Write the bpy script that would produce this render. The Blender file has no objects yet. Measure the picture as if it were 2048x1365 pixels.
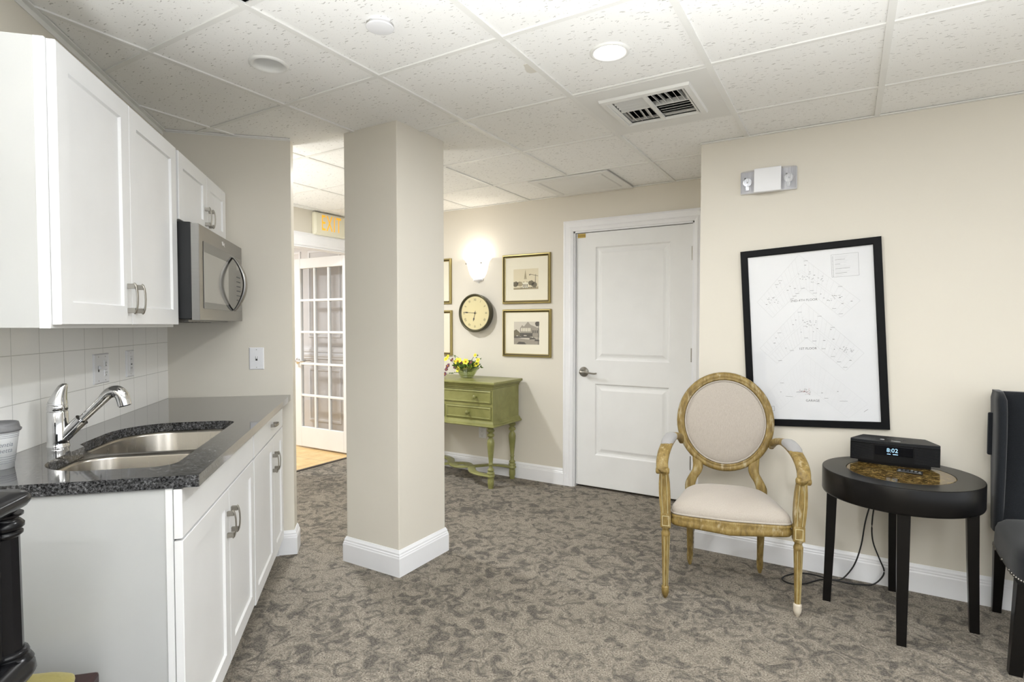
import bpy, bmesh, math, random
from math import sin, cos, pi, radians, sqrt, atan2, tan
from mathutils import Vector, Matrix
from mathutils.geometry import tessellate_polygon

random.seed(7)
COL = bpy.context.scene.collection
ZC = 2.325          # ceiling height
S = sqrt(.5)

# ---------------------------------------------------------------- materials
def lin(c):
    if isinstance(c, str):
        c = c.lstrip('#'); c = [int(c[i:i+2], 16)/255 for i in (0, 2, 4)]
    return tuple(((x/12.92) if x <= .04045 else ((x+.055)/1.055)**2.4) for x in c)

class N:
    """small node helper"""
    def __init__(s, name):
        s.m = bpy.data.materials.new(name); s.m.use_nodes = True
        s.t = s.m.node_tree; s.n = s.t.nodes; s.l = s.t.links
        s.b = s.n['Principled BSDF']
    def node(s, typ, **kw):
        n = s.n.new(typ)
        for k, v in kw.items():
            if k in n.inputs.keys(): n.inputs[k].default_value = v
            else: setattr(n, k, v)
        return n
    def link(s, a, b): s.l.new(a, b)
    def coord(s, scale=(1, 1, 1), rot=(0, 0, 0), kind='Object'):
        tc = s.node('ShaderNodeTexCoord'); mp = s.node('ShaderNodeMapping')
        mp.inputs['Scale'].default_value = scale; mp.inputs['Rotation'].default_value = rot
        s.link(tc.outputs[kind], mp.inputs['Vector']); return mp.outputs['Vector']
    def ramp(s, fac, stops, interp='LINEAR'):
        r = s.node('ShaderNodeValToRGB'); r.color_ramp.interpolation = interp
        e = r.color_ramp.elements
        while len(e) < len(stops): e.new(.5)
        for i, (p, c) in enumerate(stops):
            e[i].position = p; e[i].color = (*lin(c), 1) if not isinstance(c, (int, float)) else (c, c, c, 1)
        s.link(fac, r.inputs['Fac']); return r.outputs['Color']
    def mix(s, fac, a, b, mode='MIX'):
        r = s.node('ShaderNodeMix', data_type='RGBA', blend_type=mode)
        for i, v in ((0, fac), (6, a), (7, b)):
            if hasattr(v, 'links'): s.link(v, r.inputs[i])
            elif i == 0: r.inputs[0].default_value = v
            else: r.inputs[i].default_value = (*lin(v), 1)
        return r.outputs[2]
    def math(s, op, a, b=None):
        r = s.node('ShaderNodeMath', operation=op)
        for i, v in ((0, a), (1, b)):
            if v is None: continue
            if hasattr(v, 'links'): s.link(v, r.inputs[i])
            else: r.inputs[i].default_value = v
        return r.outputs[0]
    def noise(s, vec, scale, detail=3, rough=.5, dist=0):
        n = s.node('ShaderNodeTexNoise'); n.inputs['Scale'].default_value = scale
        n.inputs['Detail'].default_value = detail; n.inputs['Roughness'].default_value = rough
        n.inputs['Distortion'].default_value = dist
        if vec is not None: s.link(vec, n.inputs['Vector'])
        return n.outputs['Fac']
    def bump(s, h, strength=.2, dist=.002):
        b = s.node('ShaderNodeBump'); b.inputs['Strength'].default_value = strength
        b.inputs['Distance'].default_value = dist
        s.link(h, b.inputs['Height']); s.link(b.outputs['Normal'], s.b.inputs['Normal'])
    def base(s, v):
        if hasattr(v, 'links'): s.link(v, s.b.inputs['Base Color'])
        else: s.b.inputs['Base Color'].default_value = (*lin(v), 1)

def mat(name, col, rough=.5, metal=0, spec=None, emit=None, es=0, coat=0, noise=None, alpha=None):
    k = N(name); k.b.inputs['Roughness'].default_value = rough; k.b.inputs['Metallic'].default_value = metal
    if spec is not None: k.b.inputs['Specular IOR Level'].default_value = spec
    if coat: k.b.inputs['Coat Weight'].default_value = coat; k.b.inputs['Coat Roughness'].default_value = .08
    if emit: k.b.inputs['Emission Color'].default_value = (*lin(emit), 1); k.b.inputs['Emission Strength'].default_value = es
    vec = k.coord()
    f = k.noise(vec, 6 if noise is None else noise, 4)
    c = lin(col) if isinstance(col, str) else lin(col)
    mul = k.ramp(f, [(.3, .965), (.7, 1.0)])
    k.base(k.mix(1.0, col, mul, 'MULTIPLY'))
    return k.m

def m_wall():
    k = N('cream_wall_paint'); v = k.coord()
    k.base(k.mix(k.noise(v, 1.3, 3), '#d8d2c5', '#dcd6ca')); k.b.inputs['Roughness'].default_value = .75
    k.bump(k.noise(v, 220, 2), .06, .001); return k.m
def m_ceiling():
    k = N('ceiling_tile_fissured')
    v = k.coord()
    wob = k.node('ShaderNodeTexNoise'); wob.inputs['Scale'].default_value = 45; k.link(v, wob.inputs['Vector'])
    vm = k.node('ShaderNodeVectorMath', operation='SCALE'); k.link(wob.outputs['Color'], vm.inputs[0]); vm.inputs['Scale'].default_value = .018
    va = k.node('ShaderNodeVectorMath', operation='ADD'); k.link(v, va.inputs[0]); k.link(vm.outputs[0], va.inputs[1])
    def specks(sx, sy, th, rot=0):
        mp = k.node('ShaderNodeMapping'); mp.inputs['Scale'].default_value = (sx, sy, 0); mp.inputs['Rotation'].default_value = (0, 0, rot)
        k.link(va.outputs[0], mp.inputs['Vector'])
        vo = k.node('ShaderNodeTexVoronoi', feature='F1'); vo.inputs['Scale'].default_value = 1
        k.link(mp.outputs['Vector'], vo.inputs['Vector'])
        sep = k.node('ShaderNodeSeparateColor'); k.link(vo.outputs['Color'], sep.inputs[0])
        lim = k.math('MULTIPLY', k.math('POWER', sep.outputs[0], 1.5), th)
        return k.math('LESS_THAN', vo.outputs['Distance'], lim)
    a = specks(32, 130, .31, .35); b = specks(110, 60, .19, -.5); c = specks(170, 170, .24)
    c = k.math('MULTIPLY', c, .45)
    t = k.math('MINIMUM', k.math('ADD', k.math('ADD', a, b), c), 1.0)
    t = k.math('MULTIPLY', t, .5)
    basec = k.mix(k.noise(v, 2.0, 2), '#f0efec', '#f4f3f0')
    k.base(k.mix(t, basec, '#807a72')); k.b.inputs['Roughness'].default_value = .9
    inv = k.math('SUBTRACT', 1.0, t)
    k.bump(inv, .5, .002); return k.m
def m_carpet():
    k = N('damask_carpet'); v = k.coord()
    # big worn areas modulate how much of the pattern is there
    big = k.noise(v, 1.7, 2, .5)
    blobs = k.noise(v, 15, 5, .68, 1.1)
    curls = k.node('ShaderNodeTexVoronoi', feature='DISTANCE_TO_EDGE'); curls.inputs['Scale'].default_value = 13
    wn = k.node('ShaderNodeTexNoise'); wn.inputs['Scale'].default_value = 9; k.link(v, wn.inputs['Vector'])
    vs = k.node('ShaderNodeVectorMath', operation='SCALE'); vs.inputs['Scale'].default_value = .16; k.link(wn.outputs['Color'], vs.inputs[0])
    vadd = k.node('ShaderNodeVectorMath', operation='ADD'); k.link(v, vadd.inputs[0]); k.link(vs.outputs[0], vadd.inputs[1])
    k.link(vadd.outputs[0], curls.inputs['Vector'])
    grain = k.noise(v, 150, 3, .7)
    th = k.math('MULTIPLY', big, -.30)
    f1 = k.math('ADD', k.math('ADD', blobs, th), k.math('MULTIPLY', k.math('SUBTRACT', grain, .5), .42))
    mblob = k.ramp(f1, [(.32, 0.0), (.45, 1.0)])
    f2 = k.math('ADD', curls.outputs['Distance'], k.math('MULTIPLY', k.math('SUBTRACT', grain, .5), .16))
    mcurl = k.ramp(f2, [(.0, .6), (.055, 0.0)])
    gate = k.ramp(k.noise(v, 6.5, 2), [(.47, 0.0), (.56, 1.0)])
    mcurl = k.mix(1.0, mcurl, gate, 'MULTIPLY')
    m_ = k.mix(1.0, mblob, mcurl, 'LIGHTEN')
    light = k.ramp(grain, [(.3, '#4c463e'), (.45, '#857d72'), (.58, '#a29a8d'), (.72, '#bfb7aa')])
    dark = k.ramp(grain, [(.3, '#2c2b29'), (.5, '#524f4b'), (.7, '#7d7770')])
    k.base(k.mix(k.math('MULTIPLY', m_, .82), light, dark)); k.b.inputs['Roughness'].default_value = 1
    k.b.inputs['Specular IOR Level'].default_value = .1
    k.bump(grain, .7, .006); return k.m
def m_floor_tile():
    k = N('tan_floor_tile'); v = k.coord()
    br = k.node('ShaderNodeTexBrick'); br.offset = 0
    for a, b in (('Scale', 1), ('Brick Width', .33), ('Row Height', .33), ('Mortar Size', .004)): br.inputs[a].default_value = b
    k.link(v, br.inputs['Vector'])
    n = k.noise(v, 9, 4, .6)
    c = k.ramp(n, [(.3, '#c9a468'), (.7, '#e3c48c')])
    k.base(k.mix(br.outputs['Fac'], c, '#b09468')); k.b.inputs['Roughness'].default_value = .35; return k.m
def m_granite():
    k = N('dark_speckled_granite'); v = k.coord()
    a = k.noise(v, 170, 3, .75); b = k.noise(v, 45, 4, .6, 1)
    c = k.ramp(a, [(.36, '#1b1b1c'), (.50, '#4c4c4d'), (.62, '#7a7a7c'), (.74, '#ababab')])
    d = k.ramp(b, [(.35, .35), (.65, 1.0)])
    k.base(k.mix(1.0, c, d, 'MULTIPLY')); k.b.inputs['Roughness'].default_value = .07
    k.b.inputs['Coat Weight'].default_value = .4; k.b.inputs['Coat Roughness'].default_value = .04
    k.b.inputs['Specular IOR Level'].default_value = .8
    return k.m
def m_backsplash():
    k = N('white_square_wall_tile'); tc = k.node('ShaderNodeTexCoord')
    mp = k.node('ShaderNodeMapping'); k.link(tc.outputs['Object'], mp.inputs['Vector'])
    # local axes: Y runs along the wall, Z up -> brick X,Y
    sx = k.node('ShaderNodeSeparateXYZ'); k.link(mp.outputs['Vector'], sx.inputs[0])
    cx = k.node('ShaderNodeCombineXYZ')
    k.link(sx.outputs['Y'], cx.inputs[0]); k.link(sx.outputs['Z'], cx.inputs[1])
    br = k.node('ShaderNodeTexBrick'); br.offset = 0
    for a, b in (('Scale', 1), ('Brick Width', .15), ('Row Height', .15), ('Mortar Size', .0016), ('Mortar Smooth', .4)): br.inputs[a].default_value = b
    k.link(cx.outputs[0], br.inputs['Vector'])
    k.base(k.mix(br.outputs['Fac'], '#f7f6f3', '#c8c7c3')); k.b.inputs['Roughness'].default_value = .16
    k.bump(k.math('SUBTRACT', 1.0, br.outputs['Fac']), .35, .0015); return k.m
def m_goldwood():
    k = N('whitewashed_golden_oak'); v = k.coord(scale=(1, 1, .3))
    g = k.noise(v, 55, 5, .62, .3); h = k.noise(v, 16, 3, .6)
    c = k.ramp(g, [(.3, '#665228'), (.5, '#866f3a'), (.7, '#9c8853')])
    w = k.ramp(k.math('ADD', k.math('MULTIPLY', g, .5), k.math('MULTIPLY', h, .5)), [(.55, 0.0), (.63, .6)])
    k.base(k.mix(w, c, '#b5ab94')); k.b.inputs['Roughness'].default_value = .55
    k.bump(g, .25, .002); return k.m
def m_linen(name, a, b, sc=420, stripe=True):
    k = N(name); v = k.coord(scale=(1, 1, .12) if stripe else (1, 1, 1))
    g = k.noise(v, sc, 3, .7); h = k.noise(k.coord(), 500, 2, .6)
    k.base(k.mix(k.math('ADD', k.math('MULTIPLY', g, .6), k.math('MULTIPLY', h, .4)), a, b))
    k.b.inputs['Roughness'].default_value = .95; k.b.inputs['Specular IOR Level'].default_value = .15
    k.b.inputs['Sheen Weight'].default_value = .2
    k.bump(h, .5, .0012); return k.m
def m_marble():
    k = N('brown_veined_marble'); v = k.coord(scale=(.55, 1.5, 1), rot=(0, 0, .25))
    n = k.noise(v, 62, 7, .78, 1.2)
    c = k.ramp(n, [(.3, '#150d06'), (.44, '#2b1d0c'), (.495, '#6b5020'), (.52, '#33240f'), (.565, '#7c6228'), (.59, '#d8c684'), (.625, '#4a3618'), (.75, '#9a8044')])
    k.base(c); k.b.inputs['Roughness'].default_value = .1; return k.m
def m_blackwood(name='black_stained_wood', a='#070606', b='#110f0e', r=.3):
    k = N(name); v = k.coord(scale=(1, 1, 6)); g = k.noise(v, 14, 4, .6)
    k.base(k.mix(g, a, b)); k.b.inputs['Roughness'].default_value = r; k.b.inputs['Specular IOR Level'].default_value = .28; k.bump(g, .08, .001); return k.m
def m_green():
    k = N('distressed_green_paint'); v = k.coord(); g = k.noise(v, 5, 4, .6, .5)
    k.base(k.ramp(g, [(.3, '#74743f'), (.55, '#8c8b54'), (.8, '#9c9a63')])); k.b.inputs['Roughness'].default_value = .32
    k.bump(k.noise(v, 60, 3), .08, .001); return k.m
def m_steel(name, rough=.28, col='#b9b6b0', ax=(1, 1, 60)):
    k = N(name); v = k.coord(scale=ax); g = k.noise(v, 12, 3, .6)
    k.base(k.mix(k.math('MULTIPLY', g, .5), col, '#a3a19d')); k.b.inputs['Metallic'].default_value = 1
    k.link(k.ramp(g, [(.3, rough*.93), (.7, rough*1.1)]), k.b.inputs['Roughness']); return k.m
def m_glass(name, tint='#ffffff', rough=0, mixf=.88):
    """thin window glass: mostly see-through with a mirror-like share"""
    k = N(name); out = k.n['Material Output']
    tr = k.node('ShaderNodeBsdfTransparent'); tr.inputs['Color'].default_value = (*lin(tint), 1)
    gl = k.node('ShaderNodeBsdfGlossy'); gl.inputs['Roughness'].default_value = rough
    lw = k.node('ShaderNodeLayerWeight'); lw.inputs['Blend'].default_value = .5
    f = k.math('ADD', k.math('MULTIPLY', k.math('POWER', lw.outputs['Facing'], 5.0), .7), 1-mixf)
    mx = k.node('ShaderNodeMixShader'); k.link(f, mx.inputs[0]); k.link(tr.outputs[0], mx.inputs[1]); k.link(gl.outputs[0], mx.inputs[2])
    k.link(mx.outputs[0], out.inputs['Surface']); k.n.remove(k.b); return k.m

M = dict(
    wall=m_wall(), ceil=m_ceiling(), carpet=m_carpet(), ftile=m_floor_tile(), granite=m_granite(), splash=m_backsplash(),
    trim=mat('white_trim_enamel', '#eeeef0', .35), grid=mat('white_grid_metal', '#e9e8e4', .45), cab=mat('white_cabinet_lacquer', '#e6e6e6', .38),
    door=mat('white_door_paint', '#e9e9e8', .4), cabside=mat('shade_grey_cabinet_side', '#bbbcbb', .5),  # cabside: shade mixed into the colour to offset overbright side panels
    nickel=mat('brushed_nickel', '#a5a199', .35, 1), chrome=mat('polished_chrome', '#d9d9d9', .05, 1),
    steel=m_steel('brushed_stainless', .3, '#8c8a87'), sinksteel=m_steel('satin_sink_steel', .25, '#a39d93', (30, 1, 1)),
    black=mat('black_plastic', '#0e0e0f', .35), mwblack=mat('black_oven_shell', '#17181a', .5),
    darkglass=mat('smoked_oven_glass', '#262524', .05, 0, .8, coat=.6), meshglass=mat('oven_window_mesh', '#86847f', .12, 0, .8, coat=1),
    gold=m_goldwood(), linen=m_linen('oatmeal_linen', '#8d847a', '#cbc2b7'), whitelinen=m_linen('pale_arm_linen', '#918f8e', '#a8a6a5', stripe=False),
    inlay=mat('white_inlay_line', '#c3b78f', .6), foot=mat('worn_white_foot', '#c9bfae', .6),
    marble=m_marble(), bwood=m_blackwood(), charcoal=m_linen('charcoal_tweed', '#090b0d', '#2b2e33', 260, False),
    green=m_green(), frameblk=mat('matte_black_frame', '#08090c', .5, spec=.15), paper=mat('plan_paper', '#dcdde0', .6),
    line=mat('plan_pale_line', '#c6c7c9', .8), faint=mat('plan_faint_line', '#d0d1d4', .8), ink=mat('plan_ink', '#606165', .8), redink=mat('plan_red_ink', '#b08a8c', .8),
    brass=mat('antique_gold_frame', '#a59662', .35, .75), brassd=mat('dark_gold_frame_groove', '#3c331c', .4, .6), mat_=mat('cream_picture_mat', '#ece6d2', .8),
    sep1=mat('sepia_pale', '#ddd2b4', .7), sep2=mat('sepia_mid', '#a09372', .7), sep3=mat('sepia_dark', '#5f563c', .7), sep4=mat('sepia_deep', '#2c2722', .7),
    grey1=mat('photo_pale_grey', '#cbc4b6', .7), grey2=mat('photo_mid_grey', '#8f877a', .7),
    clockrim=mat('bronze_clock_rim', '#4e4b38', .3, .6), dial=mat('aged_clock_dial', '#dccf9d', .5), clockink=mat('clock_numeral_ink', '#4b4127', .7),
    glow=mat('lit_white_glass', '#ffffff', .4, emit='#fff8ec', es=1.3), lamp=mat('lit_lamp_lens', '#ffffff', .4, emit='#fffdf8', es=14.0),
    plate=mat('white_switch_plate', '#e8e8ea', .35), slot=mat('dark_slot', '#3a3836', .6), screw=mat('plate_screw', '#9b9992', .4, .8),
    exitbody=mat('exit_sign_housing', '#e9e5d0', .4), exitred=mat('exit_amber_letters', '#f0b53a', .4, emit='#f3a92a', es=.55),
    lens=m_glass('clear_ribbed_lens', '#fafafc', .2, .85), pane=m_glass('window_pane', '#f2f2f2', 0, .9), picglass=m_glass('picture_glass', '#ffffff', .0, .95),
    bowlglass=m_glass('cut_glass_bowl', '#eef3dc', .05, .8), posterglass=m_glass('poster_glass', '#ffffff', .04, .97),
    leaf=mat('fresh_green_leaf', '#5d7a30', .6), yellow=mat('yellow_petal', '#efe03c', .6), purple=mat('purple_petal', '#5d2442', .6), ycore=mat('flower_centre', '#d79a1e', .7),
    cup=mat('white_paper_cup', '#eceded', .5), lid=mat('grey_cup_lid', '#6c6c6e', .4), stripe=mat('cup_grey_stripe', '#7f828a', .6),
    gloss=m_blackwood('black_gloss_cabinet', '#0d0d0f', '#17171a', .22), bglass=mat('black_cabinet_glass', '#040405', .05),
    towel=m_linen('yellow_plush_fabric', '#877d46', '#a3985c', 90, False), maroon=mat('dark_red_wood', '#2e1414', .35),
    orangetag=mat('gold_sticker', '#bda04a', .4), stickerink=mat('sticker_ink', '#4d3a12', .6),
    radio=mat('radio_graphite', '#08080a', .4, spec=.2), radiotop=mat('radio_top_graphite', '#17191c', .45, spec=.25), radioscreen=mat('radio_screen', '#020308', .2, spec=.15),
    digits=mat('display_digits', '#9fc3e6', .4, emit='#9fc8ee', es=.7), button=mat('remote_key', '#3c3e42', .5), silver=mat('silver_key', '#b6b8ba', .3, .5),
    void=mat('dark_plenum', '#0b0d12', .9), cord=mat('black_cord', '#0c0c0c', .5), nail=mat('nailhead_pewter', '#8d8a84', .3, 1),
    threshold=mat('dark_threshold', '#2a211c', .5), stain=mat('ceiling_patch_plaster', '#dedad0', .9), hallwall=mat('white_hall_paint', '#e4e2e2', .7),
    ribs=mat('frosted_lens_rib', '#c9cace', .3), ventw=mat('vent_white_metal', '#e4e3df', .4), bulb=mat('emergency_lamp_chrome', '#e3e4e6', .12, .8), stretchw=mat('scuff_grey', '#8d8d8f', .8),
)

# ---------------------------------------------------------------- mesh builder
OFF = {}
class MB:
    def __init__(s): s.v = []; s.f = []; s.mi = []; s.sm = []; s.mats = []
    def mid(s, m):
        m = M[m]
        if m not in s.mats: s.mats.append(m)
        return s.mats.index(m)
    def add(s, vs, fs, m, smooth=False, X=None):
        k = len(s.v); i = s.mid(m)
        s.v += [tuple(X @ Vector(p)) if X is not None else tuple(p) for p in vs]
        s.f += [tuple(q+k for q in f) for f in fs]; s.mi += [i]*len(fs); s.sm += [smooth]*len(fs)
    def box(s, x0, x1, y0, y1, z0, z1, m, X=None):
        v = [(x, y, z) for z in (z0, z1) for y in (y0, y1) for x in (x0, x1)]
        s.add(v, [(0, 2, 3, 1), (4, 5, 7, 6), (0, 1, 5, 4), (2, 6, 7, 3), (0, 4, 6, 2), (1, 3, 7, 5)], m, False, X); return s
    def loops(s, L, m, smooth=False, closed=True, cap0=False, cap1=False, X=None, wrap=False):
        n = len(L[0]); v = [p for l in L for p in l]; f = []
        K = len(L)
        for a in range(K if wrap else K-1):
            b = (a+1) % K
            for i in range(n if closed else n-1):
                j = (i+1) % n; f.append((a*n+i, a*n+j, b*n+j, b*n+i))
        s.add(v, f, m, smooth, X)
        if cap0: s.add(L[0], [tuple(range(n))[::-1]], m, False, X)
        if cap1: s.add(L[-1], [tuple(range(n))], m, False, X)
        return s
    def lathe(s, prof, m, c=(0, 0, 0), seg=24, smooth=True, X=None, sx=1, sy=1, a0=0, a1=2*pi, caps=True):
        full = abs(a1-a0-2*pi) < 1e-6
        n = seg if full else seg+1
        L = [[(c[0]+sx*r*cos(a0+(a1-a0)*i/seg), c[1]+sy*r*sin(a0+(a1-a0)*i/seg), c[2]+z) for i in range(n)] for r, z in prof]
        return s.loops(L, m, smooth, full, caps and prof[0][0] > 1e-5 and full, caps and prof[-1][0] > 1e-5 and full, X)
    def tube(s, path, r, m, seg=10, closed=False, smooth=True, up=(0, 0, 1), sq=None, caps=True, X=None, ry=None, n_pow=None):
        """r: float or list; ry: second half-axis (float/list) along the 'up' side"""
        P = [Vector(p) for p in path]; n = len(P); L = []
        upv = Vector(up)
        for i, p in enumerate(P):
            a = P[(i-1) % n] if (closed or i > 0) else P[i]; b = P[(i+1) % n] if (closed or i < n-1) else P[i]
            t = (b-a).normalized(); side = t.cross(upv)
            if side.length < 1e-3: side = t.cross(Vector((0, 1, 0)))
            side.normalize(); nn = side.cross(t).normalized()
            rx = r[i] if isinstance(r, (list, tuple)) else r
            rr = rx if ry is None else (ry[i] if isinstance(ry, (list, tuple)) else ry)
            ring = []
            for j in range(seg):
                th = 2*pi*(j+.5)/seg; cx, sy_ = cos(th), sin(th)
                if n_pow:
                    cx = math.copysign(abs(cx)**n_pow, cx); sy_ = math.copysign(abs(sy_)**n_pow, sy_)
                ring.append(tuple(p+side*cx*rx+nn*sy_*rr))
            L.append(ring)
        return s.loops(L, m, smooth, True, caps and not closed, caps and not closed, X, wrap=closed)
    def rect(s, mp, a0, a1, b0, b1, prof, m, cap='last', ms=None):
        """nested rectangles: prof = [(inset, depth)...]; mp(a,b,d)->xyz"""
        L = [[mp(a0+i, b0+i, d), mp(a1-i, b0+i, d), mp(a1-i, b1-i, d), mp(a0+i, b1-i, d)] for i, d in prof]
        for q in range(len(L)-1):
            s.loops([L[q], L[q+1]], (ms[q] if ms else m))
        if cap in ('last', 'both'): s.add(L[-1], [(0, 1, 2, 3)], m)
        if cap == 'both': s.add(L[0], [(3, 2, 1, 0)], m)
        return s
    def prism(s, poly, mp, d0, d1, m, hole=None):
        """poly 2D list, mp(a,b,d)->xyz; optional hole list"""
        polys = [poly]+([hole] if hole else [])
        tri = tessellate_polygon([[Vector((p[0], p[1], 0)) for p in q] for q in polys])
        flat = [p for q in polys for p in q]
        for d in (d0, d1):
            s.add([mp(p[0], p[1], d) for p in flat], [tuple(t) for t in tri], m)
        for q in polys:
            n = len(q)
            s.add([mp(p[0], p[1], d) for d in (d0, d1) for p in q], [(i, (i+1) % n, n+(i+1) % n, n+i) for i in range(n)], m)
        return s
    def flat(s, poly, mp, d, m):
        tri = tessellate_polygon([[Vector((p[0], p[1], 0)) for p in poly]])
        s.add([mp(p[0], p[1], d) for p in poly], [tuple(t) for t in tri], m); return s
    def sphere(s, c, r, m, seg=12, rings=8, sc=(1, 1, 1), X=None):
        L = []
        for i in range(rings+1):
            a = -pi/2+pi*i/rings; rr = max(1e-4, cos(a)*r)
            L.append([(c[0]+sc[0]*rr*cos(2*pi*j/seg), c[1]+sc[1]*rr*sin(2*pi*j/seg), c[2]+sc[2]*r*sin(a)) for j in range(seg)])
        return s.loops(L, m, True, True, X=X)
    def text(s, body, size, mp, d, m, at=(0, 0), align='CENTER', ext=0, stretch=1, shear=0, bold=0):
        cu = bpy.data.curves.new('t', 'FONT'); cu.body = body; cu.size = size; cu.align_x = align; cu.align_y = 'CENTER'; cu.shear = shear
        cu.offset = bold; cu.resolution_u = 3
        ob = bpy.data.objects.new('t', cu); COL.objects.link(ob)
        dg = bpy.context.evaluated_depsgraph_get(); me = ob.evaluated_get(dg).to_mesh()
        vs = [mp(at[0]+v.co.x*stretch, at[1]+v.co.y, d) for v in me.vertices]; fs = [tuple(p.vertices) for p in me.polygons]
        ob.evaluated_get(dg).to_mesh_clear(); bpy.data.objects.remove(ob); bpy.data.curves.remove(cu)
        if fs: s.add(vs, fs, m)
        return s
    def build(s, name, parent=None, loc=None, rotz=0, bevel=0, seg=2, recalc=True, angle=35):
        me = bpy.data.meshes.new(name)
        root = parent
        while root is not None and root.parent is not None: root = root.parent
        off = Vector(OFF.get(root.name, (0, 0, 0))) if root is not None else Vector(loc or (0, 0, 0))
        me.from_pydata([tuple(Vector(p)-off) for p in s.v], [], s.f)
        for m in s.mats: me.materials.append(m)
        for p, i, sm in zip(me.polygons, s.mi, s.sm): p.material_index = i; p.use_smooth = sm
        if recalc:
            b = bmesh.new(); b.from_mesh(me); bmesh.ops.recalc_face_normals(b, faces=b.faces); b.to_mesh(me); b.free()
        me.update()
        ob = bpy.data.objects.new(name, me); COL.objects.link(ob)
        if parent is not None: ob.parent = parent
        elif loc is not None or rotz:
            R = Matrix.Rotation(rotz, 4, 'Z'); ob.location = R @ off; ob.rotation_euler = (0, 0, rotz)
        if bevel:
            md = ob.modifiers.new('b', 'BEVEL'); md.width = bevel; md.segments = seg; md.limit_method = 'ANGLE'; md.angle_limit = radians(angle)
            md.harden_normals = False
        return ob

def xz(y0=0, sgn=-1):      # plane facing -y : a=x, b=z, depth d toward the room (-y)
    return lambda a, b, d: (a, y0+sgn*d, b)
def xy(z0=0, sgn=1): return lambda a, b, d: (a, b, z0+sgn*d)
def uz(v0=0):              # kitchen fronts: a=u, b=z, depth toward +v (local x)
    return lambda a, b, d: (v0+d, a, b)
def vz(u0=0, sgn=-1):      # faces toward -u (local -y)
    return lambda a, b, d: (a, u0+sgn*d, b)

def tag(o, label, cat, group=None):
    o['label'] = label; o['category'] = cat
    if group: o['group'] = group
    return o
def thing(name, label, cat, loc=(0, 0, 0), rotz=0, group=None):
    """Empty at the thing's base; loc is given in the frame turned by rotz about the world origin"""
    o = bpy.data.objects.new(name, None); COL.objects.link(o); o.empty_display_size = .1
    o.location = Matrix.Rotation(rotz, 4, 'Z') @ Vector(loc); o.rotation_euler = (0, 0, rotz)
    OFF[o.name] = tuple(loc); return tag(o, label, cat, group)
def local_thing(name, label, cat, loc, rotz=0, group=None):
    """Empty whose parts are modelled around (0,0,0)"""
    o = bpy.data.objects.new(name, None); COL.objects.link(o); o.empty_display_size = .1
    o.location = loc; o.rotation_euler = (0, 0, rotz); OFF[o.name] = (0, 0, 0); return tag(o, label, cat, group)
def struct(o):
    o['kind'] = 'structure'; return o
KR = radians(45)    # kitchen run: local x = v (out from its wall), local y = u (along it)

def spline(pts, n=8):
    P = [Vector(p) for p in pts]; out = []
    for i in range(len(P)-1):
        p0 = P[max(i-1, 0)]; p1 = P[i]; p2 = P[i+1]; p3 = P[min(i+2, len(P)-1)]
        for k in range(n):
            t = k/n
            out.append(.5*((2*p1)+(-p0+p2)*t+(2*p0-5*p1+4*p2-p3)*t*t+(-p0+3*p1-3*p2+p3)*t**3))
    out.append(P[-1]); return out

# ================================================================ ROOM SHELL
YB = 4.09; YR = 3.33; XE = -4.17; XC = -.735
struct(MB().box(XE, 4.4, -4.5, 4.3, -.06, 0, 'carpet').build('floor'))
hf = struct(MB().box(-8.0, XE, 1.2, 4.3, -.06, -.001, 'ftile').build('floor'))
MB().box(XE-.012, XE+.022, 3.0, 4.0, 0, .006, 'threshold').build('threshold_strip', hf)

# ceiling cells
GX0, GY0, G = .1075, 1.138, .597
def gx(i): return GX0+G*i
def gy(j): return GY0+G*j
cb = MB(); ZT = ZC+.006
cans = {(-4, 0): 'unlit', (-2, 1): 'lit'}   # cell (i, j): x in [gx(i), gx(i+1)]
NOSEG = 32
MISSING = (-3, -1)
for i in range(-8, 8):
    for j in range(-9, 6):
        x0, x1, y0, y1 = gx(i), gx(i+1), gy(j), min(gy(j+1), 4.3)
        if y0 > 4.2: continue
        if (i, j) == MISSING or (i, j) == (-2, 2): continue
        if (i, j) in cans:
            cx, cy, r = (x0+x1)/2, (y0+y1)/2, .058
            cb.prism([(x0, y0), (x1, y0), (x1, y1), (x0, y1)], xy(), ZT, ZT+.015, 'ceil',
                     hole=[(cx+r*cos(-2*pi*k/NOSEG), cy+r*sin(-2*pi*k/NOSEG)) for k in range(NOSEG)])
        else: cb.box(x0, x1, y0, y1, ZT, ZT+.015, 'ceil')
ceil = struct(cb.build('ceiling'))
g = MB()
for i in range(-8, 9):
    g.box(gx(i)-.012, gx(i)+.012, -4.5, YB, ZC, ZC+.007, 'grid')
for j in range(-9, 6):
    if gy(j) > YB: continue
    g.box(gx(-8), 4.4, gy(j)-.010, gy(j)+.010, ZC+.001, ZC+.0065, 'grid')
g.build('ceiling_grid', ceil)
x0, x1, y0, y1 = gx(MISSING[0]), gx(MISSING[0]+1), gy(MISSING[1]), gy(MISSING[1]+1)
p = MB()
for b in ((x0, x1, y0-.01, y0, ZT, 2.8), (x0, x1, y1, y1+.01, ZT, 2.8), (x0-.01, x0, y0, y1, ZT, 2.8), (x1, x1+.01, y0, y1, ZT, 2.8), (x0, x1, y0, y1, 2.8, 2.81)):
    p.box(*b, 'void')
p.build('plenum', ceil)
# water-stained patch beside the lit lamp and wall angle strips
p = MB()
pts = [(-1.075+.03*cos(a)*(1+.3*sin(3*a))-.03, 2.0+.055*sin(a)*(1+.25*cos(2*a))) for a in [2*pi*k/18 for k in range(18)]]
pts = [(min(x, -1.1), y) for x, y in pts]
p.prism(pts, xy(), ZT-.0015, ZT+.001, 'stain'); p.build('plaster_patch', ceil)

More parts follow.
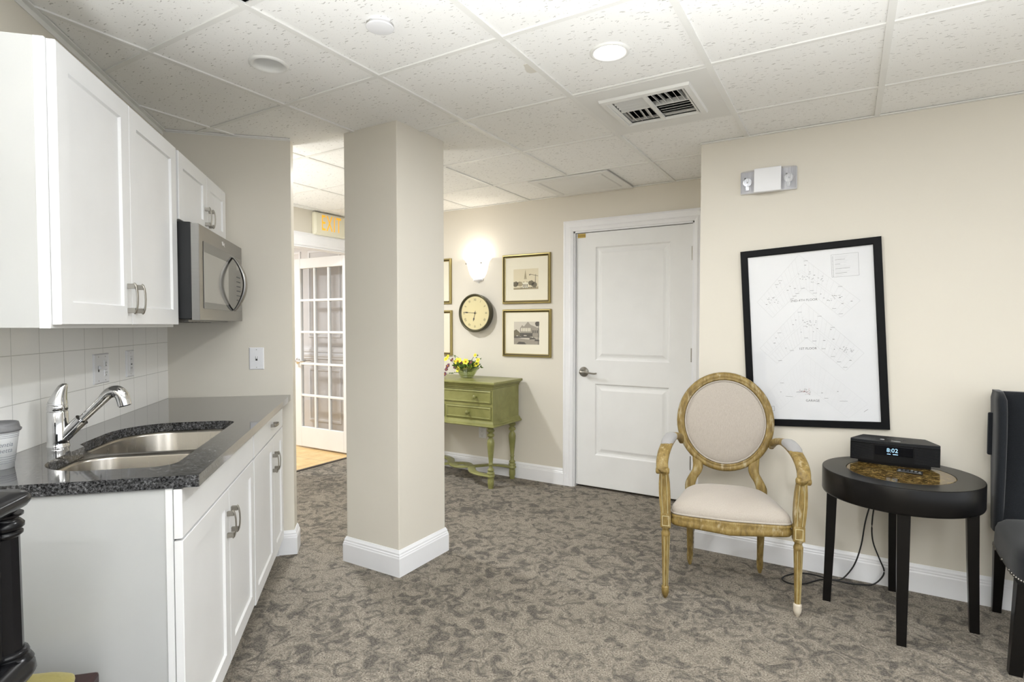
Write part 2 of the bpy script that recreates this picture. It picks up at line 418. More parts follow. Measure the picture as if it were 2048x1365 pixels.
# walls
struct(MB().box(XC, 4.4, YR, 4.35, 0, ZC+.02, 'wall').build('wall_right'))
DX0, DX1, DZ = -1.862, -.958, 2.02
w = MB(); w.box(XE-.12, DX0-.02, YB, YB+.12, 0, ZC+.02, 'wall').box(DX1+.02, XC, YB, YB+.12, 0, ZC+.02, 'wall').box(DX0-.02, DX1+.02, YB, YB+.12, DZ+.02, ZC+.02, 'wall')
w.box(DX0-.02, DX1+.02, YB+.08, YB+.12, 0, DZ+.02, 'wall')
struct(w.build('wall_back'))
EY0, EY1, EZ = 3.06, 3.965, 2.005
w = MB(); w.box(XE-.12, XE, 1.2, EY0, 0, ZC+.02, 'wall').box(XE-.12, XE, EY1, YB, 0, ZC+.02, 'wall').box(XE-.12, XE, EY0, EY1, EZ, ZC+.02, 'wall')
struct(w.build('wall_exit'))
# kitchen wall (local frame) and its short end wall
w = MB(); w.box(-1.165, -1.065, -3.5, 3.47, 0, ZC+.02, 'wall')
struct(w.build('wall_kitchen', loc=(-1.1, 0, 0), rotz=KR))
w = MB(); w.box(-1.0649, -.43, 3.36, 3.47, 0, ZC+.02, 'wall')
struct(w.build('wall_kitchen_end', loc=(-.9, 3.4, 0), rotz=KR))
struct(MB().box(-4.17, -3.15, 1.2, 1.3, 0, ZC+.02, 'wall').box(-3.2, -3.12, 1.2, 1.62, 0, ZC+.02, 'wall').build('wall_passage'))
# backsplash tiles: thin slab on kitchen wall
sp = MB(); sp.box(-1.0645, -1.058, -.03+1.5, 3.36, .90, 1.36, 'splash')
# origin so that grout lines fall at u=2.015+.15k and z=.905+.15k
so = struct(sp.build('trim_1', loc=(-1.06, 2.015-.15*4, .905), rotz=KR)); so['label'] = 'white square backsplash tiles'

b = MB(); b.box(-1.0649, -1.045, 0, 3.36, ZC-.002, ZC+.004, 'grid').box(-1.0649, -1.062, 0, 3.36, ZC-.022, ZC, 'grid').box(-1.045, -.43, 3.34, 3.3599, ZC-.002, ZC+.004, 'grid').box(-1.045, -.43, 3.357, 3.3599, ZC-.005, ZC, 'grid')
struct(b.build('trim_6', loc=(-1, 2, ZC), rotz=KR))
b = MB(); b.box(XC, 4.4, YR-.02, YR-.0001, ZC-.001, ZC+.004, 'grid').box(XE, XC, YB-.02, YB-.0001, ZC-.001, ZC+.004, 'grid'); struct(b.build('trim_7'))
# column
CX0, CX1, CY0, CY1 = -2.35, -1.97, 2.156, 2.54
struct(MB().box(CX0, CX1, CY0, CY1, 0, ZC+.01, 'wall').build('column', bevel=.004))
bb_prof = [(.016, 0), (.016, .095), (.0135, .101), (.0135, .107), (.010, .112), (.010, .120), (.006, .128), (.003, .135), (-.002, .135)]
def base_loop(name, path, closed=False, frame=0, loc=None):
    """path: list of (x,y); profile offset to the right-hand side of travel"""
    n = len(path); L = []
    for off, z in bb_prof:
        ring = []
        for i in range(n):
            p = Vector(path[i])
            def nrm(a, b):
                d = (Vector(b)-Vector(a)).normalized(); return Vector((d.y, -d.x))
            if closed or 0 < i < n-1:
                n1 = nrm(path[i-1], path[i]); n2 = nrm(path[i], path[(i+1) % n]); m_ = (n1+n2); m_ = m_/max(.2, m_.dot(n1))
            elif i == 0: m_ = nrm(path[0], path[1])
            else: m_ = nrm(path[-2], path[-1])
            q = p+m_*off; ring.append((q.x, q.y, z))
        L.append(ring)
    b = MB(); b.loops(L, 'trim', False, closed)
    if not closed:
        b.add([l[0] for l in L], [tuple(range(len(L)))], 'trim'); b.add([l[-1] for l in L], [tuple(range(len(L)))], 'trim')
    return struct(b.build(name, loc=loc, rotz=frame))
base_loop('baseboard_right', [(XC, YR+.5), (XC, YR), (4.4, YR)][::-1][::-1] and [(XC, YB-.03), (XC, YR), (4.4, YR)])
base_loop('baseboard_back', [(XE+.001, YB), (DX0-.075, YB)])
base_loop('baseboard_column', [(CX0, CY0), (CX1, CY0), (CX1, CY1), (CX0, CY1)], True)
base_loop('baseboard_kitchen_end', [(-.56, 3.36), (-.43, 3.36), (-.43, 3.47), (-.9, 3.47)], False, KR, (-.5, 3.4, 0))
base_loop('baseboard_exit', [(XE, 1.31), (XE, EY0-.09)])

# hall beyond the glazed door
w = MB(); w.box(-8.0, XE-.12, YB+.03, YB+.13, 0, ZC+.02, 'hallwall')
hw = struct(w.build('wall_hall_side'))
c = MB(); mp = xz(YB+.03)
c.rect(mp, -8.0, XE-.13, .93, 1.06, [(0, 0), (0, .012), (.02, .014), (.03, .024), (.05, .026), (.06, .01)], 'trim'); c.build('chair_rail', hw)
c = MB()
for k in range(6):
    xx = -4.55-k*.62
    c.rect(mp, xx-.5, xx, .25, .83, [(0, 0), (.004, .012), (.024, .012), (.028, 0)], 'trim', cap=None)
    c.rect(mp, xx-.5, xx, 1.16, 2.1, [(0, 0), (.004, .012), (.024, .012), (.028, 0)], 'trim', cap=None)
c.build('wainscot_moulding', hw)
struct(MB().box(-8.1, -8.0, 1.2, 4.3, 0, ZC+.02, 'hallwall').build('wall_hall_far'))
struct(MB().box(-8.0, XE-.12, 1.15, 1.25, 0, ZC+.02, 'hallwall').build('wall_hall_near'))
struct(MB().box(-8.0, XE-.121, 1.2, 4.3, ZC+.02, ZC+.04, 'hallwall').build('ceiling'))
base_loop('baseboard_hall', [(-8, YB+.03), (XE-.12, YB+.03)])

# ================================================================ PANEL DOOR (back wall)
d = MB(); mp = xz(YB+.045)
# stiles and rails
P1 = (-1.705, -1.118, 1.02, 1.905); P2 = (-1.675, -1.118, .27, .835); px0, px1 = -1.70, -1.118
yf = YB+.02
for b in ((DX0, px0, 0.02, DZ), (px1, DX1, .02, DZ), (px0, px1, 1.905, DZ), (px0, px1, .835, 1.02), (px0, px1, .02, .27)):
    d.box(b[0], b[1], yf, yf+.04, b[2], b[3], 'door')
for z0, z1 in ((1.02, 1.905), (.27, .835)):
    d.rect(xz(yf), px0, px1, z0, z1, [(0, 0), (.010, -.010), (.022, -.012), (.034, -.010), (.052, -.003)], 'door')
do = struct(d.build('door_1'))
h = MB()
h.lathe([(.0, .0), (.036, .0), (.040, .004), (.036, .010), (.015, .014), (.011, .05), (.016, .055), (.014, .066), (0, .067)], 'nickel', X=Matrix.Translation((-1.795, yf, .925)) @ Matrix.Rotation(pi/2, 4, 'X'))
h.tube(spline([(-1.795, yf-.058, .925), (-1.765, yf-.06, .928), (-1.73, yf-.06, .922), (-1.69, yf-.056, .918), (-1.668, yf-.052, .921)], 5), .011, 'nickel', ry=.007)
h.build('handle', do)
for z in (1.81, 1.08, .30):
    h = MB(); h.lathe([(.007, -.05), (.007, .05)], 'nickel', c=(DX1+.004, yf-.006, z), seg=12); h.box(DX1-.008, DX1+.016, yf-.004, yf, z-.05, z+.05, 'nickel')
    h.build('hinge', do)
st = MB(); mpd = xz(yf)
st.box(-1.852, -1.785, yf-.001, yf, 1.985, 2.018, 'orangetag'); st.text('WARNING', .014, mpd, .0015, 'stickerink', at=(-1.819, 2.0)); so = st.build('sticker', do); so['label'] = 'small gold warning sticker'
def casing(name, x0, x1, ztop, ypl, wd=.085, right_w=None):
    """moulded door casing on a wall facing -y"""
    prof = [(0, 0), (0, .014), (.012, .018), (.022, .014), (.05, .012), (.062, .017), (wd, .011), (wd, 0)]
    b = MB(); L = []
    rw = 1 if right_w is None else right_w/wd
    for w_, dp in prof:
        o = wd-w_   # outside first
        L.append([(x0-o, ypl-dp, 0), (x0-o, ypl-dp, ztop+o), (x1+o*rw, ypl-dp, ztop+o), (x1+o*rw, ypl-dp, 0)])
    b.loops(L, 'trim', False, False)
    b.box(x0, x0+.012, ypl, ypl+.07, 0, ztop, 'trim').box(x1-.012, x1, ypl, ypl+.07, 0, ztop, 'trim').box(x0, x1, ypl, ypl+.07, ztop-.012, ztop, 'trim')
    return struct(b.build(name))
casing('trim_2', DX0-.016, DX1+.016, DZ+.016, YB, .085)
# exit doorway casing on wall facing +x
b = MB(); prof = [(0, 0), (0, .014), (.02, .022), (.035, .016), (.08, .014), (.1, .019), (.115, .012), (.115, 0)]; L = []
for w_, dp in prof:
    o = .115-w_; L.append([(XE+dp, EY0-o, 0), (XE+dp, EY0-o, EZ+o), (XE+dp, EY1+o, EZ+o), (XE+dp, EY1+o, 0)])
b.loops(L, 'trim', False, False)
b.box(XE-.13, XE, EY0, EY0+.014, 0, EZ, 'trim').box(XE-.13, XE, EY1-.014, EY1, 0, EZ, 'trim').box(XE-.13, XE, EY0, EY1, EZ-.014, EZ, 'trim')
struct(b.build('trim_3'))

# ================================================================ GLAZED DOOR (open into the hall)
fx0, fx1 = -5.055, -4.205; fy0, fy1 = 3.925, 3.965; fz0, fz1 = .015, 1.99
gx0_, gx1_, gz0, gz1 = -4.945, -4.315, .225, 1.885
d = MB()
for b in ((fx0, gx0_, fz0, fz1), (gx1_, fx1, fz0, fz1), (gx0_, gx1_, fz0, gz0), (gx0_, gx1_, gz1, fz1)): d.box(b[0], b[1], fy0, fy1, b[2], b[3], 'door')
cw = (gx1_-gx0_)/3; rh = (gz1-gz0)/5
for k in (1, 2): d.box(gx0_+cw*k-.012, gx0_+cw*k+.012, fy0+.004, fy1-.004, gz0, gz1, 'door')
for k in (1, 2, 3, 4): d.box(gx0_, gx1_, fy0+.003, fy1-.003, gz0+rh*k-.012, gz0+rh*k+.012, 'door')
fd = struct(d.build('door_2', bevel=.003, seg=1))
MB().box(gx0_, gx1_, fy0+.018, fy0+.022, gz0, gz1, 'pane').build('glass', fd)
h = MB()
for sy_, y in ((-1, fy0), (1, fy1)):
    h.lathe([(0, 0), (.032, 0), (.034, .005), (.028, .012), (.013, .016), (.011, .045), (.015, .05), (0, .06)], 'chrome', X=Matrix.Translation((-4.99, y, .915)) @ Matrix.Rotation(pi/2*(-sy_), 4, 'X'))
    h.tube([(-4.99, y+sy_*.052, .915), (-4.94, y+sy_*.055, .917), (-4.87, y+sy_*.054, .914), (-4.83, y+sy_*.05, .916)], .008, 'chrome')
h.build('handle', fd)

# ================================================================ EXIT SIGN
t = thing('exit_sign', 'cream lit exit sign with amber letters above the glazed door', 'exit sign', (XE, 3.62, 2.12))
b = MB(); b.box(XE, XE+.045, 3.44, 3.80, 2.115, 2.318, 'exitbody'); b.build('housing', t, bevel=.012, seg=3)
b = MB(); b.rect(lambda a, z, d_: (XE+.045+d_, a, z), 3.452, 3.788, 2.127, 2.306, [(0, 0), (.004, .003), (.01, .003)], 'exitbody'); b.build('face_plate', t)
b = MB(); b.text('E X I T'.replace(' ', chr(8202)), .2, lambda a, z, d_: (XE+.045+d_, 3.626+a, z), .0045, 'exitred', at=(0, 2.221), stretch=.50, bold=.001); b.build('lettering', t)

# ================================================================ CEILING FIXTURES
def can(cx, cy, lit, label):
    t = thing('recessed_downlight', label, 'ceiling light', (cx, cy, ZC), 0, None)
    b = MB(); b.lathe([(.074, .006), (.074, .001), (.066, -.003), (.056, .002), (.054, .02), (.050, .09), (.048, .12)], 'ventw', c=(cx, cy, ZC), seg=40, caps=False)
    b.build('trim_ring', t)
    b = MB()
    if lit: b.lathe([(0, .004), (.054, .004)], 'lamp', c=(cx, cy, ZC), seg=40, caps=False); b.lathe([(.0, .13), (.06, .13), (.06, .02)], 'ventw', c=(cx, cy, ZC), seg=24, caps=False)
    else: b.lathe([(0, .11), (.0495, .11)], 'ventw', c=(cx, cy, ZC), seg=40, caps=False); b.lathe([(.0, .06), (.016, .062), (.026, .075), (.03, .11)], 'plate', c=(cx, cy, ZC), seg=24, caps=False)
    b.build('lamp_lens' if lit else 'bulb', t)
can(gx(-4)+G/2, gy(0)+G/2, False, 'unlit white recessed can light in the ceiling above the cabinets')
can(gx(-2)+G/2, gy(1)+G/2, True, 'glowing round recessed ceiling light beside the air vent')
b = MB(); b.lathe([(.038, .006), (.038, -.006), (.047, -.008), (.047, -.012), (.044, -.013), (0, -.013)], 'plate', c=(-1.388, 1.44, ZC), seg=40)
tag(b.build('sprinkler_cover', loc=(-1.388, 1.44, ZC)), 'small round white sprinkler cover plate on the ceiling', 'sprinkler cover')
# air diffuser
vx0, vx1, vy0, vy1 = gx(-2)+.012, gx(-1)-.012, gy(2)+.010, gy(3)-.010
t = thing('air_vent', 'square white air vent with bent louvres in the ceiling', 'air vent', ((vx0+vx1)/2, (vy0+vy1)/2, ZC))
hx0, hx1, hy0, hy1 = -.955, -.635, 2.465, 2.785
b = MB(); b.prism([(vx0, vy0), (vx1, vy0), (vx1, vy1), (vx0, vy1)], xy(), ZC-.001, ZC+.004, 'ventw', hole=[(hx0, hy0), (hx0, hy1), (hx1, hy1), (hx1, hy0)])
b.rect(xy(ZC-.001, -1), hx0-.045, hx1+.045, hy0-.03, hy1+.03, [(0, 0), (.004, .012), (.028, .014), (.034, .004)], 'ventw', cap=None)
b.rect(xy(ZC-.001, -1), hx0, hx1, hy0, hy1, [(-.012, .010), (0, .004), (.0, -.02)], 'ventw', cap=None); b.rect(xy(ZC-.001, -1), hx0, hx1, hy0, hy1, [(0, -.02), (0, -.16)], 'void', cap=None); b.build('vent_face', t)
MB().box(vx0-.02, vx1+.02, vy0-.02, vy1+.02, ZC+.155, ZC+.16, 'void').build('duct_opening', t)
cxm, cym = (hx0+hx1)/2, (hy0+hy1)/2
MB().box(cxm-.009, cxm+.009, hy0, hy1, ZC-.012, ZC-.004, 'ventw').box(hx0, hx1, cym-.004, cym+.004, ZC-.003, ZC+.02, 'ventw').build('vent_bar', t)
def slats(qx, qy, along, tilt, jit):
    x0, x1 = (hx0+.004, cxm-.01) if qx == 0 else (cxm+.01, hx1-.004)
    y0, y1 = (hy0+.004, cym-.005) if qy == 0 else (cym+.005, hy1-.004)
    n = 5
    for k in range(n):
        a = tilt+jit*random.uniform(-1, 1); f = (k+.5)/n
        if along == 'x': X = Matrix.Translation(((x0+x1)/2, y0+(y1-y0)*f, ZC+.008)) @ Matrix.Rotation(a, 4, 'X'); w2, l2 = (x1-x0)/2, .0155; b = MB(); b.box(-w2, w2, -l2, l2, -.0008, .0008, 'ventw', X)
        else: X = Matrix.Translation((x0+(x1-x0)*f, (y0+y1)/2, ZC+.008)) @ Matrix.Rotation(jit*random.uniform(-.3, .3), 4, 'Z') @ Matrix.Rotation(a, 4, 'Y'); w2, l2 = .0135, (y1-y0)/2-.004; b = MB(); b.box(-w2, w2, -l2, l2, -.0008, .0008, 'ventw', X)
        b.build('slat', t)
slats(0, 0, 'x', -.95, .05); slats(1, 0, 'y', 1.2, .3); slats(0, 1, 'y', .75, .2); slats(1, 1, 'x', .45, .05)
# access panel near back wall
b = MB(); b.rect(xy(ZC, -1), -1.985, -1.385, 3.54, 4.075, [(0, 0), (.0, .008), (.05, .008), (.058, .001), (.066, .001), (.072, .007), (.076, .007)], 'ventw', cap='both')
tag(b.build('ceiling_access_panel', loc=(-1.685, 3.81, ZC-.01)), 'pale framed access panel in the ceiling above the white door', 'ceiling panel')
# ================================================================ KITCHEN (local frame: x=v, y=u)
def pull(parent, v, u, z, L=.095, vertical=True, name='handle'):
    b = MB(); n = 9
    pr = .026
    if vertical:
        for s_ in (-1, 1): b.box(v, v+.022, u-.006, u+.006, z+s_*(L/2-.010)-.008, z+s_*(L/2-.010)+.008, 'nickel')
        path = [(v+.018+pr*.38*cos(pi*(k/(n-1)-.5)), u, z+L/2*sin(pi*(k/(n-1)-.5))*1.0) for k in range(n)]
        b.tube(path, .006, 'nickel', 8, ry=.0025, up=(1, 0, 0))
    else:
        for s_ in (-1, 1): b.box(v, v+.022, u+s_*(L/2-.010)-.008, u+s_*(L/2-.010)+.008, z-.006, z+.006, 'nickel')
        path = [(v+.018+pr*.38*cos(pi*(k/(n-1)-.5)), u+L/2*sin(pi*(k/(n-1)-.5)), z) for k in range(n)]
        b.tube(path, .0025, 'nickel', 8, ry=.006, up=(0, 0, 1))
    return b.build(name, parent, bevel=.0012, seg=1)
def shaker(parent, name, vf, u0, u1, z0, z1, rail=.058, t_=.020, flatfront=False):
    b = MB()
    if flatfront: prof = [(0, -t_), (0, -.0015), (.0015, 0), (.003, 0)]
    else: prof = [(0, -t_), (0, -.0015), (.0015, 0), (rail, 0), (rail+.004, -.008), (rail+.006, -.008)]
    b.rect(uz(vf), u0, u1, z0, z1, prof, 'cab', cap='both'); return b.build(name, parent)
VB = -1.058
# base cabinets
VF = -.485
def base_cab(u0, u1, label, end=False, sinkcab=False):
    t = thing('base_cabinet', label, 'kitchen cabinet', (-.77, (u0+u1)/2, 0), KR)
    b = MB()
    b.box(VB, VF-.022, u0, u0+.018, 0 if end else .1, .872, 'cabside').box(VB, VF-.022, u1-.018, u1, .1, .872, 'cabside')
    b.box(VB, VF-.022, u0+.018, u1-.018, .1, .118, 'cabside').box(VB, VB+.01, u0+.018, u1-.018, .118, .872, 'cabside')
    b.box(VF-.042, VF-.0225, u0+.018, u1-.018, .118, .165, 'cab').box(VF-.042, VF-.0225, u0+.018, u1-.018, .84, .872, 'cab').box(VF-.042, VF-.0225, u0+.018, u1-.018, .71, .74, 'cab')
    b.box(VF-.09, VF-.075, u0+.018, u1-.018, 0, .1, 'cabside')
    b.build('carcass', t)
    if end:
        b = MB(); b.box(VF-.040, VF-.023, u0-.004, u0+.0, 0, .872, 'cab'); b.build('end_stile', t, bevel=.001, seg=1)
    return t
UC0, UM, UC1 = 1.628, 2.545, 3.335
t = base_cab(UC0+.004, UM, 'white base cabinet with two doors under the double sink', True)
shaker(t, 'drawer_front', VF, UC0, UM-.003, .737, .868, flatfront=True)
um = 2.122
dl = shaker(t, 'door', VF, UC0, um-.002, .115, .73); pull(dl, VF, um-.030, .612)
dr = shaker(t, 'door', VF, um+.002, UM-.003, .115, .73); pull(dr, VF, um+.030, .612)
t = base_cab(UM+.001, UC1, 'narrow white base cabinet next to the cream end wall', False)
dd = shaker(t, 'drawer', VF+.002, UM+.002, UC1-.004, .737, .868, flatfront=True); pull(dd, VF+.002, 3.0, .80, .10, False)
um2 = 3.03
dl = shaker(t, 'door', VF+.002, UM+.002, um2-.002, .105, .73); pull(dl, VF+.002, um2-.030, .605)
dr = shaker(t, 'door', VF+.002, um2+.002, UC1-.004, .105, .73); pull(dr, VF+.002, um2+.030, .605)
struct(MB().box(VB, VF-.024, UC1+.001, 3.359, 0, .872, 'cab').build('trim_4', loc=(-.77, 3.35, 0), rotz=KR))

# worktop with the sink opening
def arc(cx, cy, r, a0, a1, n=8, ry=None):
    ry = ry or r
    return [(cx+r*cos(radians(a0+(a1-a0)*k/n)), cy+ry*sin(radians(a0+(a1-a0)*k/n))) for k in range(n+1)]
# outline in (v,u)
hole = (arc(-.60, 1.80, .06, 270, 360, 6)           # front near corner
        + arc(-.60, 2.455, .06, 0, 90, 6)           # front far corner
        + arc(-.755, 2.31, .18, 90, 180, 12, .205)  # far back, generous curve
        + [(-.935, 2.16), (-.932, 2.125), (-.915, 2.105), (-.905, 2.09)]
        + arc(-.745, 1.90, .16, 180, 270, 12, .16))
outer = [(VB, UC0-.005), (-.443, UC0-.005), (-.443, 3.359), (VB, 3.359)]
b = MB(); b.prism(outer, xy(), .873, .905, 'granite', hole=hole[::-1])
wt = tag(b.build('worktop', loc=(-.75, 2.5, .873), rotz=KR, bevel=.003, seg=2, angle=50), 'dark speckled granite worktop with a sink cut into it', 'worktop')
# sink
def inset(poly, d):
    out = []; n = len(poly)
    c_ = Vector((sum(p[0] for p in poly)/n, sum(p[1] for p in poly)/n))
    for i in range(n):
        a = Vector(poly[i-1]); q = Vector(poly[i]); e = Vector(poly[(i+1) % n])
        d1 = (q-a); d2 = (e-q)
        if d1.length < 1e-6: d1 = d2
        if d2.length < 1e-6: d2 = d1
        n1 = Vector((-d1.y, d1.x)).normalized(); n2 = Vector((-d2.y, d2.x)).normalized(); m_ = n1+n2
        if m_.length < 1e-4: m_ = n1
        m_.normalize(); out.append((q.x+m_.x*d, q.y+m_.y*d))
    return out
def bowl(poly, depth, zt):
    # poly counter-clockwise
    b = MB(); L = []
    for dd_, z in ((-.012, zt), (0.0, zt), (.004, zt-.01), (.010, zt-depth*.8), (.020, zt-depth*.93), (.045, zt-depth), (.09, zt-depth-.004)):
        q = inset(poly, dd_); L.append([(p[0], p[1], z) for p in q])
    b.loops(L, 'sinksteel', True); b.add(L[-1], [tuple(range(len(poly)))], 'sinksteel', False); return b
near = arc(-.60, 1.80, .055, 270, 360, 6)+arc(-.60, 2.03, .055, 0, 90, 6)+arc(-.80, 1.985, .10, 90, 180, 8)+arc(-.745, 1.90, .155, 180, 270, 10)
far = arc(-.60, 2.175, .055, 270, 360, 6)+arc(-.60, 2.455, .055, 0, 90, 6)+arc(-.755, 2.31, .175, 90, 180, 12, .20)+arc(-.86, 2.195, .075, 180, 270, 6)
t = thing('double_sink', 'stainless steel double bowl sink set under the granite worktop', 'sink', (-.74, 2.12, .69), KR)
bowl(near, .17, .872).build('basin', t, recalc=False); bowl(far, .18, .872).build('basin', t, recalc=False)
poly = [(-.80, 2.085)]+arc(-.80, 1.985, .10, 90, 180, 8)[1:]+[(-.97, 1.985), (-.97, 2.20)]+arc(-.86, 2.195, .075, 180, 270, 6)+arc(-.60, 2.175, .055, 270, 360, 6)+[(-.532, 2.175), (-.532, 2.03)]+arc(-.60, 2.03, .055, 0, 90, 6)
b = MB(); b.prism(poly, xy(), .862, .8719, 'sinksteel'); b.build('divider', t)
for u_ in (1.92, 2.32):
    b = MB(); zz = .692 if u_ > 2 else .700
    b.lathe([(.045, .0), (.045, .003), (.036, .004), (.03, -.002), (0, -.002)], 'chrome', c=(-.72, u_, zz), seg=24); b.build('drain', t)

# faucet
t = thing('kitchen_faucet', 'chrome pull-out faucet with its lever raised behind the sink', 'faucet', (-.988, 2.115, .905), KR)
fc = (-.988, 2.115, .905)
b = MB(); b.lathe([(.031, 0), (.031, .003), (.0295, .005), (.029, .012), (.0285, .112), (.0275, .114)], 'chrome', c=fc, seg=32)
b.lathe([(.0275, .115), (.0262, .116), (.0262, .118), (.028, .119), (.028, .132), (.026, .134), (.026, .136)], 'chrome', c=fc, seg=32)
b.build('body', t)
b = MB()   # lever: dome cap rising to a blade leaning forward
Lr = []
for k in range(13):
    f = k/12; z = .137+.067*f; w = .028*(1-.55*f**1.6); dpt = .028*(1-.62*f); offv = .020*f**1.4
    if k == 12: w *= .55; dpt *= .5
    Lr.append([(fc[0]+offv+dpt*cos(2*pi*j/20), fc[1]+w*sin(2*pi*j/20), fc[2]+z) for j in range(20)])
b.loops(Lr, 'chrome', True, True, True, True); b.build('lever', t)
b = MB()
ax = Vector((.122, .0, .128)); p0 = Vector((fc[0]+.016, fc[1], fc[2]+.030))
b.tube([p0, p0+ax*.18, p0+ax*.42], [.019, .019, .019], 'chrome', 20); b.tube([p0+ax*.42, p0+ax*.425], [.0205, .0205], 'chrome', 20)
b.tube([p0+ax*.43, p0+ax*.6, p0+ax*.92], [.0125, .013, .0145], 'chrome', 20)
spo = b.build('spout', t)
b = MB()
q = p0+ax*.90
b.tube(spline([q, q+Vector((.020, 0, .022)), q+Vector((.042, 0, .028)), q+Vector((.058, 0, .014)), q+Vector((.066, 0, -.018))], 6), [.0145+.006*min(1, i/12) for i in range(25)], 'chrome', 20, up=(0, 1, 0))
b.lathe([(0, 0), (.017, 0), (.017, .003)], 'black', seg=18, X=Matrix.Translation(q+Vector((.0668, 0, -.0215))) @ Matrix.Rotation(-.25, 4, 'Y'))
b.build('spray_head', spo)

# outlets on the tiles, switch on the end wall
def plate(name, label, cat, mp, a0, a1, z0, z1, loc, rotz, kind):
    t = thing(name, label, cat, loc, rotz)
    b = MB(); b.rect(mp, a0, a1, z0, z1, [(0, 0), (0, .003), (.004, .006), (.006, .006)], 'plate'); b.build('cover_plate', t)
    zc = (z0+z1)/2
    def recept(ac):
        b = MB()
        for s_ in (-1, 1):
            z = zc+s_*.0195
            b.rect(mp, ac-.014, ac+.014, z-.014, z+.014, [(0, .006), (.002, .0085), (.004, .0085)], 'plate')
            b.rect(mp, ac-.0075, ac-.0055, z-.003, z+.006, [(0, .0087), (.0002, .009)], 'slot'); b.rect(mp, ac+.0045, ac+.0065, z-.002, z+.006, [(0, .0087), (.0002, .009)], 'slot')
            b.rect(mp, ac-.0025, ac+.0025, z-.010, z-.006, [(0, .0087), (.0002, .009)], 'slot')
        b.build('receptacle', t)
    def toggle(ac):
        b = MB(); b.rect(mp, ac-.005, ac+.005, zc-.012, zc+.012, [(0, .0061), (.0002, .0065)], 'slot')
        b.rect(mp, ac-.0035, ac+.0035, zc-.002, zc+.012, [(0, .006), (.001, .014), (.002, .016)], 'plate')
        b.build('toggle', t)
    def rocker(ac):
        b = MB(); b.rect(mp, ac-.016, ac+.016, zc-.033, zc+.033, [(0, .006), (.002, .0085), (.004, .0085)], 'plate')
        b.rect(mp, ac-.006, ac+.006, zc-.006, zc-.001, [(0, .0085), (.001, .0105)], 'slot'); b.rect(mp, ac-.006, ac+.006, zc+.002, zc+.007, [(0, .0085), (.001, .0105)], 'plate')
        for s_ in (-1, 1):
            z = zc+s_*.02; b.rect(mp, ac-.007, ac-.005, z-.004, z+.004, [(0, .0086), (.0002, .009)], 'slot'); b.rect(mp, ac+.004, ac+.006, z-.004, z+.004, [(0, .0086), (.0002, .009)], 'slot')
        b.build('receptacle', t)
    ac = (a0+a1)/2
    if kind == 'double': toggle(a0+(a1-a0)*.27); recept(a0+(a1-a0)*.72)
    elif kind == 'toggle': toggle(ac)
    elif kind == 'rocker': rocker(ac)
    else: recept(ac)
    for z in (z0+.012, z1-.012):
        for a in ((ac,) if kind != 'double' else (a0+(a1-a0)*.27, a0+(a1-a0)*.72)):
            b = MB(); b.rect(mp, a-.002, a+.002, z-.002, z+.002, [(0, .006), (.0008, .0068)], 'screw'); b.build('screw', t)
plate('wall_outlet', 'double white outlet and switch plate on the backsplash above the faucet', 'wall outlet', uz(-1.058), 2.525, 2.655, 1.063, 1.183, (-1.058, 2.59, 1.06), KR, 'double')
plate('wall_outlet', 'single white outlet on the backsplash nearer the end wall', 'wall outlet', uz(-1.058), 2.828, 2.908, 1.066, 1.184, (-1.058, 2.865, 1.06), KR, 'rocker')
plate('light_switch', 'white toggle light switch on the cream end wall under the microwave', 'light switch', vz(3.36), -.655, -.579, 1.051, 1.173, (-.617, 3.36, 1.05), KR, 'toggle')

# paper cup
t = local_thing('paper_cup', 'white striped paper coffee cup with a grey lid on the worktop', 'cup', (-1.995, .590, .9055), KR)
t.scale = (1.1, 1.1, 1.01)
cc = (0, 0, 0)
b = MB(); b.lathe([(.0, .004), (.027, .004), (.0275, 0), (.0285, 0), (.040, .104), (.041, .106)], 'cup', c=cc, seg=40, caps=False)
def cr(z): return .0285+(.040-.0285)*z/.104+.0004
for z in (.016, .021, .027, .033, .085, .090, .095): b.lathe([(cr(z), z), (cr(z+.0012), z+.0012)], 'stripe', c=cc, seg=40, caps=False)
def wrap(a, z, d_):
    r = cr(z)+.0003; th = -pi/2+.45+a/r; return (cc[0]+r*cos(th), cc[1]+r*sin(th), cc[2]+z)
b.text('correntia', .017, wrap, 0, 'stripe', at=(0, .067), shear=.3, stretch=.95); b.text('cafeinetta', .017, wrap, 0, 'stripe', at=(0, .051), shear=.3, stretch=.85)
b.build('cup_body', t)
b = MB(); b.lathe([(.0425, .100), (.0445, .103), (.0445, .107), (.0415, .109), (.040, .118), (.0385, .124), (.036, .125), (.034, .119), (0, .119)], 'lid', c=cc, seg=40, caps=False); b.build('lid', t)

# wall cabinets
VU = -.755
def wall_cab(u0, u1, z0, z1, label, um_, hz, hl, vside, sill=False):
    t = thing('wall_cabinet', label, 'kitchen cabinet', (-.9, (u0+u1)/2, z0), KR)
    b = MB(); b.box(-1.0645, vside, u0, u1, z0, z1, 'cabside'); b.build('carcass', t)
    b = MB(); b.box(vside, VU-.021, u0-.002, u1+.002, z0-.002, z1+.0, 'cab'); b.build('face_frame', t, bevel=.001, seg=1)
    a = shaker(t, 'door', VU, u0+.006, um_-.0015, z0+.008, z1-.002); pull(a, VU, um_-.032, hz, hl)
    c_ = shaker(t, 'door', VU, um_+.0015, u1-.004, z0+.008, z1-.002); pull(c_, VU, um_+.032, hz, hl)
    return t
wall_cab(1.640, 2.535, 1.292, 2.010, 'tall white wall cabinet with two doors above the sink', 2.079, 1.384, .098, -.800)
wall_cab(2.553, 3.325, 1.722, 2.010, 'short white wall cabinet with two doors above the microwave', 2.965, 1.808, .09, -.800)
